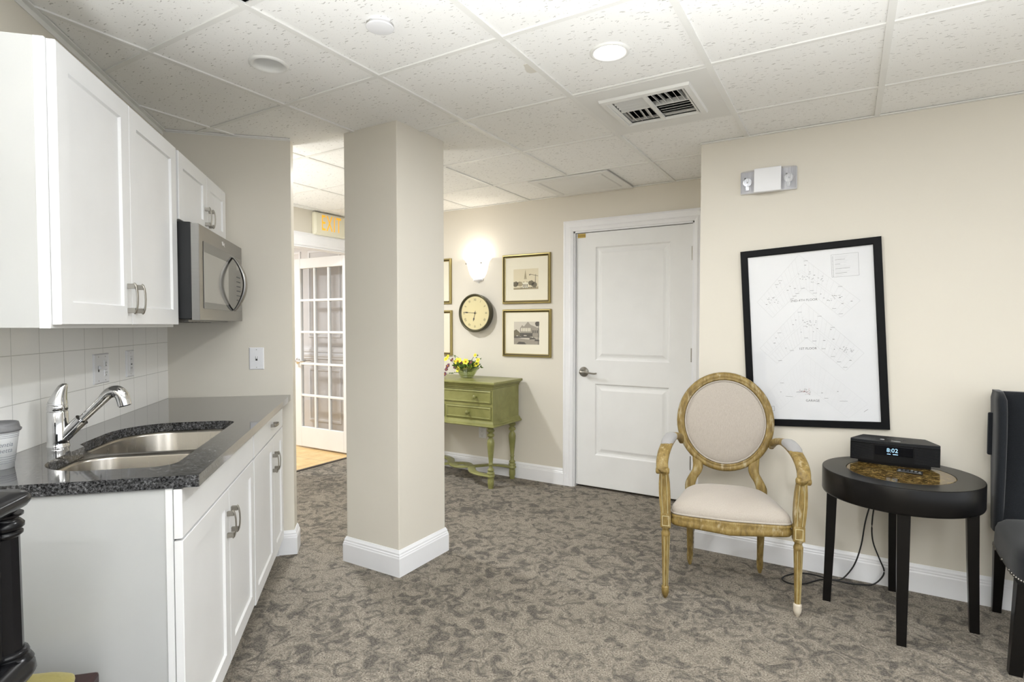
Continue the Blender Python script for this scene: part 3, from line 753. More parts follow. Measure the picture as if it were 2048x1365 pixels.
struct(MB().box(-1.0645, -.776, 3.327, 3.3595, 1.722, 2.010, 'cab').build('trim_5', loc=(-.9, 3.34, 1.72), rotz=KR))

# microwave
VMW = -.680; u0, u1, z0, z1 = 2.545, 3.322, 1.318, 1.714
t = thing('microwave', 'stainless steel microwave mounted under the short wall cabinet', 'microwave', (-.86, 2.93, 1.305), KR)
b = MB(); b.box(-1.0575, VMW-.032, u0+.004, u1-.004, z0+.004, 1.7195, 'mwblack'); b.build('body', t, bevel=.003)
b = MB(); b.box(-1.02, VMW-.06, u0+.06, u1-.06, z0-.006, z0+.004, 'steel')
for k in range(10): b.box(-.98, -.80, u0+.12+k*.055, u0+.15+k*.055, z0-.008, z0-.006, 'slot')
b.build('underside_grille', t)
b = MB(); mp = uz(VMW)
b.rect(mp, u0, u1, z0, z1, [(0, -.030), (0, -.002), (.002, 0), (.004, 0)], 'steel', cap='both'); dr = b.build('door', t)
b = MB(); b.rect(mp, 2.60, 3.305, 1.367, 1.650, [(0, .0005), (.001, .0018), (.002, .0018)], 'darkglass'); b.build('glass_panel', dr)
b = MB(); b.rect(mp, 2.60, 3.02, 1.395, 1.605, [(0, .0019), (.001, .0025), (.002, .0025)], 'meshglass'); b.build('window', dr)
for r_ in range(7):
    for c_ in range(3): b = MB(); b.rect(mp, 3.195+c_*.03, 3.213+c_*.03, 1.40+r_*.024, 1.406+r_*.024, [(0, .0019), (.0005, .0024)], 'button'); b.build('button', dr)
b = MB(); b.rect(mp, 3.19, 3.28, 1.585, 1.615, [(0, .0019), (.001, .0023)], 'meshglass'); b.build('display', dr)
b = MB()
path = [(VMW+.006+.052*sin(pi*k/16)**.85, 3.115, 1.640-.27*k/16) for k in range(17)]
b.tube(path, [.012+.006*sin(pi*k/16) for k in range(17)], 'steel', 14, ry=[.007+.004*sin(pi*k/16) for k in range(17)], up=(1, 0, 0)); b.build('handle', dr)
b = MB(); b.flat([(2.905, 1.690), (2.93, 1.694), (2.945, 1.684), (2.962, 1.692), (2.955, 1.680), (2.965, 1.668), (2.945, 1.676), (2.915, 1.674)], mp, .0008, 'plate')
b.build('emblem', dr)

# ================================================================ BLACK CABINET at the left edge and stool with yellow cloth
t = thing('black_cabinet', 'glossy black cabinet with turned corner column cut by the left edge', 'cabinet', (-.88, .85, 0), KR)
cu0, cu1, cv0, cv1 = .45, 1.235, -1.05, -.628
def rc(o, z, R=.05, n=8):
    v1, u0_, u1_ = cv1-.022+o+.015, cu0+.035-o-.015, cu1-.035+o+.015; rr = max(.012, R-.02+o)
    pts = [(v1-rr+rr*sin(pi/2*k/n), u0_+rr-rr*cos(pi/2*k/n), z) for k in range(n+1)]+[(v1-rr+rr*cos(pi/2*k/n), u1_-rr+rr*sin(pi/2*k/n), z) for k in range(n+1)]
    return [(cv0, u0_, z)]+pts+[(cv0, u1_, z)]
b = MB(); b.box(cv0, cv1-.03, cu0+.045, cu1-.045, .02, .955, 'gloss'); b.build('body', t, bevel=.004)
prof = [(-.01, .955), (.004, .957), (.012, .963), (.014, .969), (.026, .972), (.031, .979), (.031, .986), (.025, .992), (0, .994)]
b = MB(); L = []
for o, z in prof:
    L.append(rc(o, z))
b.loops(L, 'gloss', True, True, True, True); b.build('top', t)
for uu in (cu0+.035, cu1-.035):
    b = MB(); c_ = (cv1-.022, uu, 0)
    b.lathe([(.030, .957), (.030, .953), (.024, .951), (.021, .948), (.026, .944), (.031, .938), (.031, .932), (.026, .927), (.023, .925), (.029, .923), (.029, .919), (.025, .916), (.024, .914)], 'gloss', c=c_, seg=24)
    b.lathe([(.024, .914), (.026, .706)], 'gloss', c=c_, seg=10, smooth=False)
    b.lathe([(.026, .706), (.032, .704), (.034, .699), (.028, .695), (.036, .691), (.040, .684)], 'gloss', c=c_, seg=24); b.build('column', t)
b = MB(); L = []
for o, z in ((.0, .694), (.010, .693), (.020, .688), (.031, .678), (.033, .666), (.027, .655), (.016, .648), (.008, .62), (.004, .55), (.010, .40), (.0, .30), (.0, .12), (.03, .06), (.03, 0)):
    L.append(rc(o, z))
b.loops(L, 'gloss', True, True, True, True); b.build('base_moulding', t)
b = MB(); mp = uz(cv1-.014)
b.rect(mp, cu0+.075, cu1-.075, .705, .94, [(0, 0), (0, .010), (.010, .013), (.035, .010), (.042, .004), (.046, .003)], 'gloss', cap=None)
b.rect(mp, cu0+.12, cu1-.12, .75, .90, [(0, .003), (.001, .004)], 'bglass'); b.build('door', t)

t = thing('stool', 'dark red wooden stool beside the black cabinet', 'stool', (-.80, 1.435, 0), KR)
b = MB(); b.box(-.93, -.66, 1.31, 1.58, .408, .440, 'maroon'); b.build('seat', t, bevel=.008)
for v_ in (-.91, -.68):
    for u_ in (1.335, 1.555):
        b = MB(); b.box(v_-.015, v_+.015, u_-.015, u_+.015, 0, .408, 'maroon'); b.build('leg', t, bevel=.003)
b = MB(); L = []
for f in range(9):
    th = pi*f/8; rr = .10+.018*sin(th); z = .445+.024*(1-cos(th))/2
    s_ = 1 if f in (2, 3, 4, 5, 6) else .96
    L.append([(-.80+ (rr*s_)*math.copysign(abs(cos(a))**.45, cos(a))*1.0, 1.44+(rr*s_)*math.copysign(abs(sin(a))**.45, sin(a)), z+.002*sin(5*a+f)*sin(th)) for a in [2*pi*k/36 for k in range(36)]])
b.loops(L, 'towel', True, True, True, True)
tag(b.build('seat_cushion', loc=(-.80, 1.44, .445), rotz=KR), 'yellow plush cushion lying on the dark red stool', 'cushion')

# ================================================================ OVAL BACK ARMCHAIR  (local: x right, y back)
t = local_thing('oval_back_armchair', 'golden whitewashed armchair with an oval linen back before the white door', 'armchair', (-.452, 2.700, 0), radians(13.0))
def ell(cx, z, rx, rz, n=48): return [(cx+rx*cos(2*pi*k/n), z+rz*sin(2*pi*k/n)) for k in range(n)]
def backy(z): return .425+(z-.5)*.10     # leaning plane
OC = (-.005, .783)
def oring(rx, rz, dy, n=56): return [(OC[0]+rx*cos(2*pi*k/n), backy(OC[1]+rz*sin(2*pi*k/n))-dy, OC[1]+rz*sin(2*pi*k/n)) for k in range(n)]
b = MB()
rw = [(0, -.018), (0, .006), (.004, .013), (.012, .018), (.022, .019), (.028, .013), (.031, .017), (.036, .017), (.040, .010), (.040, -.018)]
b.loops([oring(.243-o, .260-o, d_) for o, d_ in rw], 'gold', True, True, wrap=True)
br = b.build('back_frame', t)
b = MB()
pad = [(1.0, -.012), (1.0, .004), (.97, .012), (.9, .018), (.75, .026), (.5, .032), (.25, .035), (.02, .036), (.001, .036)]
b.loops([oring(.204*s_, .221*s_, d_) for s_, d_ in pad], 'linen', True, cap1=True)
b.loops([oring(.204*s_, .221*s_, -.014) for s_ in (1.0, .02)], 'linen', False)
bp_ = b.build('back_pad', t)
b = MB(); b.tube([Vector(p)+Vector((0, -.014, 0)) for p in oring(.199, .216, 0)], .0042, 'linen', 6, closed=True, up=(0, 1, 0)); b.build('piping', bp_)
# posts between seat and oval
for s_ in (-1, 1):
    pts = [(.178*s_, .41, .40), (.176*s_, .412, .445), (.160*s_, .415, .487), (.142*s_, .42, .520), (.138*s_, .425, .555), (.150*s_, .435, .600), (.165*s_, .44, .63)]
    b = MB(); b.tube(spline(pts, 4), [.024, .024, .025, .026, .026, .025, .024, .023, .022, .022, .022, .023, .024, .025, .026, .026, .026, .025, .023, .020, .018, .015, .012, .010, .008], 'gold', 12, ry=.013, up=(0, 1, 0), n_pow=.6); b.build('back_post', t)
# seat
def seat_outline(k, n, g=0):
    """rounded trapezoid with a serpentine front"""
    a = 2*pi*k/n; ca, sa = cos(a), sin(a)
    ex_ = .42 if sa > 0 else .22
    px = math.copysign(abs(ca)**ex_, ca); py = math.copysign(abs(sa)**ex_, sa)
    y = .195+py*(.208+g); wdt = .267-.077*(y+.01)/.41
    x = px*(wdt+g)
    if py < -.2: y -= .020*cos(x/.26*pi)*.5*min(1, (-py-.2)/.5)+.004
    return x, y
n = 56
b = MB(); L = []
for sc, z in ((1.0, .405), (1.012, .415), (1.0, .432), (.95, .448), (.85, .462), (.65, .477), (.4, .485), (.15, .488), (.01, .488)):
    ring = []
    for k in range(n):
        x, y = seat_outline(k, n); ring.append((x*sc, .195+(y-.195)*sc, z))
    L.append(ring)
b.loops(L, 'linen', True, True, True); so = b.build('seat', t)
b = MB(); b.tube([(seat_outline(k, n)[0]*1.006, .195+(seat_outline(k, n)[1]-.195)*1.006, .409) for k in range(n)], .0048, 'linen', 6, closed=True); b.build('piping', so)
b = MB(); L = []
for g_, z in ((-.004, .406), (.004, .402), (.007, .394), (.002, .386), (.006, .378), (.007, .362), (.002, .352), (-.012, .350), (-.03, .350)):
    ring = []
    for k in range(n):
        x, y = seat_outline(k, n, g_)
        dip = .012*math.exp(-(x/.13)**2) if y < .1 else 0
        ring.append((x, y, z-(dip if z < .39 else 0)))
    L.append(ring)
b.loops(L, 'gold', True, True, True, True); b.build('seat_rail', t)
def front_leg(s_):
    cx = .284*s_
    b = MB(); b.box(cx-.0235, cx+.0235, -.022, .026, .344, .408, 'gold')
    b.lathe([(.019, .344), (.021, .338), (.0155, .330), (.017, .322), (.0195, .316), (.0205, .310), (.0195, .303)], 'gold', c=(cx, 0, 0), seg=20)
    # fluted taper
    L = []
    for f in range(7):
        q = f/6; r = .0195-.0065*q; z = .303-.245*q
        L.append([(cx+(r*(1-.13*(k % 2)))*cos(2*pi*k/20), (r*(1-.13*(k % 2)))*sin(2*pi*k/20), z) for k in range(20)])
    b.loops(L, 'gold', False)
    for k in range(4, 18, 3):
        th = 2*pi*(k+.0)/20+pi
        b.tube([(cx+.0192*cos(th), .0192*sin(th), .300), (cx+.0129*cos(th), .0129*sin(th), .062)], .0013, 'inlay', 4)
    b.build('leg', t, bevel=.0015, seg=1)
    lg = bpy.context.scene.collection.objects[-1] if False else None
    return cx
for s_ in (-1, 1):
    cx = front_leg(s_)
    b = MB(); b.lathe([(.0128, .060), (.0170, .056), (.0175, .050), (.0165, .044), (.0175, .038), (.016, .022), (.010, .006), (.006, .004), (.006, 0)], 'foot' if s_ > 0 else 'gold', c=(cx, 0, 0), seg=20)
    b.build('foot', t)
    b = MB(); b.rect(lambda a, z, d_: (a, -.022-d_, z), cx-.016, cx+.016, .352, .400, [(0, .0003), (0, .0012), (.0028, .0012), (.0028, .0003)], 'inlay', cap=None); b.build('inlay', t)
for s_ in (-1, 1):
    cx = .176*s_; b = MB(); cy = .408
    b.tube([(cx, cy, .40), (cx, cy+.002, .25), (cx*.99, cy+.018, .07)], [.020, .019, .0145], 'gold', 12, up=(0, 1, 0), n_pow=.75)
    b.lathe([(.0155, .072), (.0165, .062), (.0155, .03), (.009, .006), (.006, 0)], 'gold', c=(cx*.99, cy+.019, 0), seg=16)
    b.build('leg', t)
# arms
for s_ in (-1, 1):
    pts = [(.222, .438, .668), (.232, .385, .700), (.250, .310, .720), (.268, .225, .724), (.284, .140, .712), (.297, .065, .684), (.303, .018, .650), (.301, -.008, .618), (.297, -.004, .600)]
    pth = spline([(x*s_, y, z) for x, y, z in pts], 4); npt = len(pth)
    wds = [.014+.014*min(1, i/14)-(.0 if i < 28 else .004*(i-28)/4) for i in range(npt)]
    b = MB(); b.tube(pth, wds, 'gold', 14, ry=.0165, up=(0, 0, 1), n_pow=.7)
    b.lathe([(.0, -.031), (.010, -.031), (.015, -.028), (.0165, -.022), (.0150, -.012), (.0165, 0), (.0150, .012), (.0165, .022), (.015, .028), (.010, .031), (0, .031)], 'gold', seg=18, X=Matrix.Translation((.300*s_, -.007, .609)) @ Matrix.Rotation(pi/2, 4, 'Y'))
    am = b.build('arm', t)
    b = MB(); seg_ = pth[11:19]; L = []
    for i, p in enumerate(seg_):
        e = 1-abs((i-3.5)/3.5)**6*.35
        L.append([(p.x+.029*e*math.copysign(abs(cos(a))**.6, cos(a)), p.y, p.z+.008+.020*e*math.copysign(abs(sin(a))**.7, sin(a))) for a in [2*pi*k/16 for k in range(16)]])
    b.loops(L, 'whitelinen', True, True, True, True); b.build('arm_pad', am)
    b = MB(); L = []
    for x, y, z, w_, dd_ in ((.285, .0, .408, .021, .021), (.287, .002, .45, .0245, .022), (.290, .004, .50, .0255, .022), (.292, .003, .55, .0245, .020), (.294, .0, .60, .020, .018)):
        L.append([(x*s_+w_*u_, y+dd_*v_, z) for u_, v_ in ((-1, -1), (-.45, -1), (-.35, -.82), (.35, -.82), (.45, -1), (1, -1), (1, 1), (-1, 1))])
    b.loops(L, 'gold', False, True, True, True)
    for u_ in (-.5, .5): b.tube([(.285*s_+.021*u_, -.0215, .412), (.290*s_+.0255*u_, -.0185, .50), (.294*s_+.020*u_, -.0185, .598)], .0014, 'inlay', 4)
    b.build('arm_support', t)

# ================================================================ ROUND SIDE TABLE
tc = (.204, 3.008); TZ = .645; TR = .300
t = thing('side_table', 'round black side table with a brown marble inlay by the wall', 'side table', (tc[0], tc[1], 0))
b = MB(); b.lathe([(.203, TZ-.004), (.203, TZ), (TR-.0035, TZ), (TR-.0015, TZ-.0015), (TR-.0015, TZ-.016), (.203, TZ-.016), (.203, TZ-.004)], 'bwood', c=(tc[0], tc[1], 0), seg=96, smooth=False, caps=False); b.build('tabletop', t)
b = MB(); b.lathe([(0, TZ-.0005), (.199, TZ-.0005), (.2025, TZ-.003), (.2025, TZ-.012), (0, TZ-.012)], 'marble', c=(tc[0], tc[1], 0), seg=96, smooth=False, caps=False); b.build('stone_inlay', t)
b = MB(); b.lathe([(TR-.0012, TZ-.0025), (TR-.0005, TZ-.004), (TR-.0005, TZ-.10), (TR-.0035, TZ-.108), (TR-.025, TZ-.108), (TR-.025, TZ-.0165)], 'bwood', c=(tc[0], tc[1], 0), seg=96, smooth=True, caps=False); b.build('apron', t)
for dx, dy in ((-1, 0), (1, 0), (0, 1), (0, -1)):
    b = MB(); L = []
    ax_ = Vector((dx, dy, 0)); sd = Vector((-dy, dx, 0)); c_ = Vector((tc[0], tc[1], 0))
    for z, rr, wi, dpth in ((TZ-.03, .255, .0235, .0215), (.30, .262, .021, .0195), (0, .272, .0165, .0165)):
        p = c_+ax_*rr+Vector((0, 0, z)); L.append([tuple(p+sd*wi*a+ax_*dpth*e) for a, e in ((-1, -1), (1, -1), (1, 1), (-1, 1))])
    b.loops(L, 'bwood', False, True, True, True); b.build('leg', t, bevel=.002)

# radio
t = local_thing('table_radio', 'black tabletop clock radio standing on the side table', 'radio', (.192, 3.18, TZ), radians(-2.5))
b = MB(); w0, w1 = .172, .124
def rfront(n=12): return [(-w0+2*w0*k/n, -.062-.014*(1-((k-n/2)/(n/2))**2)) for k in range(n+1)]
foot = rfront()+[(w0, -.045), (w1, .085), (-w1, .085), (-w0, -.045)]
b.prism(foot, xy(), .016, .100, 'radio')
for k in range(13):
    z = .025+k*.0055
    for a0_, a1_ in ((-.168, -.078), (.078, .168)):
        nseg = 5; pth = []
        for q in range(nseg+1):
            x = a0_+(a1_-a0_)*q/nseg; pth.append((x, -.0625-.014*(1-(x/w0)**2), z))
        b.tube(pth, .0013, 'radiotop', 4)
b.build('body', t, bevel=.002)
b = MB(); b.prism([(x*.998, y*.998) for x, y in foot], xy(), .1002, .112, 'radiotop'); b.box(-.075, -.0738, -.07, .08, .112, .1126, 'radio'); b.box(.0738, .075, -.07, .08, .112, .1126, 'radio')
b.build('top_panel', t, bevel=.003)
b = MB(); b.prism([(x*.82, y*.74+.004) for x, y in foot], xy(), 0, .016, 'radio'); b.build('base', t, bevel=.004)
b = MB(); b.box(-.072, .072, -.0795, -.066, .050, .094, 'radioscreen'); scr = b.build('display', t, bevel=.001)
b = MB(); mpd = xz(-.0797); b.text('8:02', .026, mpd, 0, 'digits', at=(-.006, .074)); b.rect(mpd, -.026, -.012, .0555, .0585, [(0, 0), (.0002, .0002)], 'digits'); b.rect(mpd, -.004, .016, .0555, .0585, [(0, 0), (.0002, .0002)], 'digits'); b.build('digits', scr)
b = MB(); b.lathe([(0, .0018), (.008, .0018), (.009, 0)], 'silver', c=(-.045, -.02, .112), seg=18); b.build('button', t)
b = MB(); b.lathe([(0, .0015), (.006, .0015), (.007, 0)], 'button', c=(-.02, .01, .112), seg=18); b.build('button', t)
for k in range(3): b = MB(); b.box(-.005+k*.02, .008+k*.02, .0, .006, .112, .1135, 'button'); b.build('button', t)
b = MB(); b.box(-.01, .025, -.045, -.041, .112, .1135, 'silver'); b.build('button', t)

# remote
t = local_thing('remote_control', 'small black remote control lying on the marble inlay', 'remote control', (.243, 3.02, TZ), radians(-8)); t.scale = (1.12, 1.12, 1.1)
MB().box(-.042, .042, -.021, .021, 0, .006, 'black').build('case', t, bevel=.002)
b = MB()
for i in range(6):
    for j in range(3): b = MB(); b.box(-.036+i*.013, -.028+i*.013, -.015+j*.012, -.009+j*.012, .006, .0073, 'button' if (i+j) % 5 else 'silver'); b.build('button', t)

# power cord
A = [(.16, 3.285, .52), (.132, 3.288, .45), (.11, 3.289, .41), (.088, 3.288, .315), (.073, 3.286, .198), (.050, 3.284, .105), (.020, 3.275, .045), (-.015, 3.262, .008), (-.06, 3.252, .004), (-.11, 3.262, .004), (-.151, 3.267, .004), (-.205, 3.245, .004), (-.250, 3.190, .004), (-.269, 3.145, .004), (-.262, 3.112, .004), (-.238, 3.096, .004), (-.205, 3.100, .004), (-.165, 3.130, .004), (-.124, 3.190, .004), (-.09, 3.228, .005), (-.03, 3.235, .009), (.03, 3.245, .005), (.08, 3.262, .005), (.125, 3.274, .012), (.158, 3.286, .045), (.170, 3.289, .085), (.150, 3.289, .14), (.122, 3.288, .22), (.116, 3.288, .307), (.126, 3.288, .41), (.142, 3.288, .46), (.165, 3.285, .53)]
b = MB(); b.tube(spline(A, 5), .0035, 'cord', 8)
tag(b.build('power_cord', loc=(0, 3.25, 0)), 'black power cord hanging behind the side table and looped on the carpet', 'cord')

# ================================================================ CHARCOAL WING DINING CHAIR (right edge)
t = local_thing('wingback_dining_chair', 'charcoal upholstered wingback dining chair with pewter nailheads', 'dining chair', (.815, 2.98, 0), radians(0))
hw_ = .262
def leg(x0_, y0_, x1_, y1_, zt, w0_=.022, w1_=.018):
    b = MB(); L = [[(x0_+sx*w0_, y0_+sy*w0_, zt) for sx, sy in ((-1, -1), (1, -1), (1, 1), (-1, 1))], [(x1_+sx*w1_, y1_+sy*w1_, 0) for sx, sy in ((-1, -1), (1, -1), (1, 1), (-1, 1))]]
    b.loops(L, 'bwood', False, True, True, True); b.build('leg', t, bevel=.003)
for s_ in (-1, 1):
    leg(s_*(hw_-.026), -.245, s_*(hw_+.002), -.258, .345, .030, .020); leg(s_*(hw_-.034), .215, s_*(hw_-.042), .300, .335, .022, .016)
b = MB(); L = []
def so_(k, n, sc=1):
    a = 2*pi*k/n; ca, sa = cos(a), sin(a); return (sc*hw_*math.copysign(abs(ca)**.35, ca), -.02+sc*.262*math.copysign(abs(sa)**.35, sa))
for sc, z in ((.97, .332), (1.0, .336), (1.01, .36), (1.0, .42), (.97, .445), (.88, .463), (.7, .474), (.4, .48), (.01, .481)):
    L.append([(*so_(k, 48, sc), z+(.018*max(0, so_(k, 48, sc)[1]+.0) if z < .37 else 0)) for k in range(48)])
b.loops(L, 'charcoal', True, True, True); b.build('seat', t)
for k in range(0, 64):
    x, y = so_(k, 64, 1.008)
    if y < .2: b = MB(); b.sphere((x, y, .345+.018*max(0, y)), .0062, 'nail', 8, 5); b.build('nailhead', t)
def byy(z): return .150+(z-.45)*.11
b = MB(); L = []
for z, w_ in ((.36, .245), (.46, .25), (.6, .252), (.8, .256), (.93, .256), (.985, .254), (1.0, .245), (1.006, .225)):
    y = byy(z); th = .075 if z < .9 else .075*(1-.5*((z-.9)/.106)**2)
    L.append([(w_*cx_, y+.04+th/2*cy_, z) for cx_, cy_ in ((-1, .6), (-.97, -.7), (-.5, -1), (0, -1.05), (.5, -1), (.97, -.7), (1, .6), (.9, 1), (0, 1), (-.9, 1))])
b.loops(L, 'charcoal', True, True, True, True); b.build('backrest', t)
for s_ in (-1, 1):   # wings
    b = MB(); L = []
    for z, fwd in ((.40, .02), (.47, .035), (.58, .055), (.7, .080), (.82, .098), (.92, .104), (.975, .098), (.998, .08), (1.008, .05)):
        y = byy(z)+.055; x = s_*(hw_-.020); k = .017 if z < .99 else .012
        L.append([(x+k*e, yy, z) for e, yy in ((-1, y+.03), (-1, y-fwd), (-.55, y-fwd-.016), (.55, y-fwd-.016), (1, y-fwd), (1, y+.03))])
    b.loops(L, 'charcoal', True, True, True, True); b.build('wing', t)
b = MB(); b.box(-.275, .275, byy(.85)+.045, byy(.85)+.062, .72, .91, 'charcoal'); b.build('back_band', t, bevel=.006)

# ================================================================ FLOOR PLAN POSTER
t = local_thing('floor_plan_poster', 'large tilted black framed floor plan poster on the cream wall', 'framed poster', (-.166, YR, 1.241), 0)
t.rotation_euler = (0, radians(-3.1), 0)
W2, H2 = .3255, .4775; fb = .036
mpp = xz(0)
b = MB(); b.rect(mpp, -W2, W2, -H2, H2, [(0, 0), (0, .018), (.002, .020), (fb-.003, .020), (fb, .017), (fb, .006)], 'frameblk', cap=None); b.build('frame', t)
pw, ph = W2-fb, H2-fb
MB().box(-pw-.003, pw+.003, -.008, -.002, -ph-.003, ph+.003, 'paper').build('paper', t)
b = MB()
def PT(a, c_): return ((a-.5)*2*pw, (.5-c_)*2*ph)
def ln(p, q, w_=.0011, m='line', dd_=.0085):
    p, q = Vector(p), Vector(q); d_ = (q-p)
    if d_.length < 1e-6: return
    d_.normalize(); n_ = Vector((-d_.y, d_.x))*w_/2
    b.add([mpp(*(p+n_), dd_), mpp(*(q+n_), dd_), mpp(*(q-n_), dd_), mpp(*(p-n_), dd_)], [(0, 1, 2, 3)], m)
rnd = random.Random(4)
def chevron(ap, lo, li, ro, ri, inner, nx, m='line', dens=1.0):
    ap, lo, li, ro, ri, inner = [Vector(PT(*q)) for q in (ap, lo, li, ro, ri, inner)]
    for a_, c_ in ((ap, lo), (lo, li), (li, inner), (inner, ri), (ri, ro), (ro, ap)): ln(a_, c_, .0012, m)
    for (o0, o1, i0, i1) in ((lo, ap, li, inner), (ro, ap, ri, inner)):
        m0 = o0.lerp(i0, .46); m1 = o1.lerp(i1, .46); k0 = o0.lerp(i0, .54); k1 = o1.lerp(i1, .54); ln(m0, m1, .0007, m); ln(k0, k1, .0007, m)
        for k in range(1, nx):
            f = k/nx; p = o0.lerp(o1, f); q = i0.lerp(i1, f); ln(p, p.lerp(q, .46), .0007, m); ln(q.lerp(p, .46), q, .0007, m)
            for r_ in range(int(5*dens)):
                g_ = rnd.random(); c0 = p.lerp(q, g_); dd_ = (o1-o0).normalized()*rnd.choice((.006, .01, .014)); e_ = (q-p).normalized()*rnd.choice((.005, .009))
                if rnd.random() < .6: ln(c0, c0+dd_, .0006, m)
                else: ln(c0, c0+e_, .0006, m)
            if rnd.random() < .85*dens:
                c0 = p.lerp(q, rnd.uniform(.15, .85)); ln(c0, c0+Vector((rnd.uniform(.004, .010), 0)), .0022, 'ink', .0087)
            if rnd.random() < .5*dens:
                c0 = p.lerp(q, rnd.choice((.08, .95))); ln(c0, c0+Vector((.018, 0)), .0014, 'ink', .0087)
chevron((.43, .014), (.064, .28), (.19, .38), (.89, .31), (.74, .40), (.46, .21), 12)
chevron((.46, .30), (.07, .565), (.21, .66), (.90, .61), (.755, .71), (.465, .51), 13)
chevron((.45, .61), (.11, .85), (.22, .94), (.91, .90), (.76, .985), (.45, .80), 12, 'faint', .3)
for k in range(26):
    for cc_ in ((.47, .15), (.56, .17), (.21, .275), (.70, .285), (.49, .43), (.78, .585)):
        if rnd.random() < .45:
            p = Vector(PT(cc_[0]+rnd.uniform(-.05, .05), cc_[1]+rnd.uniform(-.018, .018))); ln(p, p+Vector((rnd.uniform(.003, .007), rnd.uniform(-.003, .003))), .0016, 'ink', .0087)
for k in range(30):
    p = Vector(PT(.43+rnd.gauss(0, .022), .832+rnd.gauss(0, .008))); ln(p, p+Vector((rnd.uniform(.004, .01), rnd.uniform(-.002, .004))), .002, rnd.choice(('redink', 'ink', 'line')), .0087)
ln(PT(.36, .835), PT(.42, .832), .0016, 'ink')
ln(PT(.88, .945), PT(.91, .93), .0014, 'ink'); ln(PT(.27, .86), PT(.33, .863), .0012, 'ink'); ln(PT(.70, .885), PT(.76, .885), .0012, 'ink')
b.text('2ND-4TH FLOOR', .0165, mpp, .0088, 'ink', at=PT(.455, .287)); b.text('1ST FLOOR', .0165, mpp, .0088, 'ink', at=PT(.47, .575)); b.text('GARAGE', .0165, mpp, .0088, 'ink', at=PT(.49, .885))
ax0, ay0 = PT(.685, .035); ax1, ay1 = PT(.89, .165)
for p, q in (((ax0, ay0), (ax1, ay0)), ((ax1, ay0), (ax1, ay1)), ((ax1, ay1), (ax0, ay1)), ((ax0, ay1), (ax0, ay0))): ln(p, q, .0009, 'ink')
for k in range(1, 15):
    y = ay0+(ay1-ay0)*k/15; ln((ax0, y), (ax1, y), .0006, 'line')
    ln((ax0+.004, y-.004), (ax0+.009, y-.004), .0018, 'ink'); ln((ax0+.016, y-.004), (ax0+.016+rnd.uniform(.02, .075), y-.004), .0013, 'line' if k % 3 else 'ink')
px_, py_ = PT(.15, .95)
for p, q in (((px_, py_), (px_+.012, py_)), ((px_+.012, py_), (px_+.012, py_+.024)), ((px_+.012, py_+.024), (px_, py_+.024)), ((px_, py_+.024), (px_, py_))): ln(p, q, .0012, 'ink')
b.build('plan_drawing', t, recalc=False)
MB().box(-pw-.002, pw+.002, -.0125, -.0115, -ph-.002, ph+.002, 'posterglass').build('glass', t)

# ================================================================ EMERGENCY LIGHT
t = thing('wall_mounted_emergency_light', 'white twin lamp emergency light high on the cream wall above the poster', 'emergency light', (-.381, YR, 2.01))
b = MB(); b.box(-.520, -.242, YR-.018, YR, 2.014, 2.132, 'plate'); b.build('back_plate', t, bevel=.004)
b = MB(); b.box(-.448, -.314, YR-.052, YR-.018, 2.010, 2.137, 'plate'); b.build('housing', t, bevel=.004)
for s_, c_ in ((-1, -.448), (1, -.314)):
    b = MB(); L = []
    for z in (2.018, 2.132):
        ring = [(c_, YR-.050, z)]
        for k in range(7):
            a = pi/2*k/6; ring.append((c_+s_*.070*sin(a), YR-.018-.032*cos(a), z))
        ring.append((c_, YR-.018, z)); L.append(ring)
    b.loops(L, 'lens', True, False)
    b.add(L[1], [tuple(range(len(L[1])))], 'lens')
    for k in range(1, 10):
        a = pi/2*k/10; b.tube([(c_+s_*.0695*sin(a), YR-.0185-.0313*cos(a), 2.02), (c_+s_*.0695*sin(a), YR-.0185-.0313*cos(a), 2.13)], .0009, 'ribs', 4)
    b.build('lens', t)
    b = MB(); q = (c_+s_*.034, YR-.022, 2.072)
    b.lathe([(0, 0), (.014, .002), (.021, .010), (.022, .012)], 'bulb', seg=20, X=Matrix.Translation(q) @ Matrix.Rotation(pi/2, 4, 'X')); b.box(q[0]-.008, q[0]+.008, YR-.03, YR-.0185, 2.03, 2.052, 'bulb'); b.sphere((q[0], q[1]-.008, q[2]), .006, 'plate')
    b.box(q[0]-.016, q[0]-.008, YR-.028, YR-.0185, 2.086, 2.10, 'slot'); b.build('lamp_head', t)

# ================================================================ PICTURES
def picture(name, x0, x1, z0, z1, label, scene=None, group=None):
    t = thing(name, label, 'framed picture', ((x0+x1)/2, YB, z0), 0, group)
    mp = xz(YB)
    b = MB(); b.rect(mp, x0, x1, z0, z1, [(0, 0), (0, .016), (.004, .021), (.012, .022), (.015, .017), (.021, .015), (.026, .011), (.026, .006)], 'brass', cap=None, ms=['brass', 'brass', 'brass', 'brassd', 'brassd', 'brass', 'brass'])
    b.build('frame', t)
    MB().box(x0+.024, x1-.024, YB-.007, YB-.003, z0+.024, z1-.024, 'mat_').build('mat', t)
    if scene: scene(t, x0, x1, z0, z1)
    MB().box(x0+.0245, x1-.0245, YB-.0102, YB-.0098, z0+.0245, z1-.0245, 'picglass').build('glass', t)
def blob(cx, cy, r, n=14, sy_=.8, seed=0):
    q = random.Random(seed); return [(cx+r*cos(2*pi*k/n)*q.uniform(.8, 1.1), cy+sy_*r*sin(2*pi*k/n)*q.uniform(.8, 1.1)) for k in range(n)]
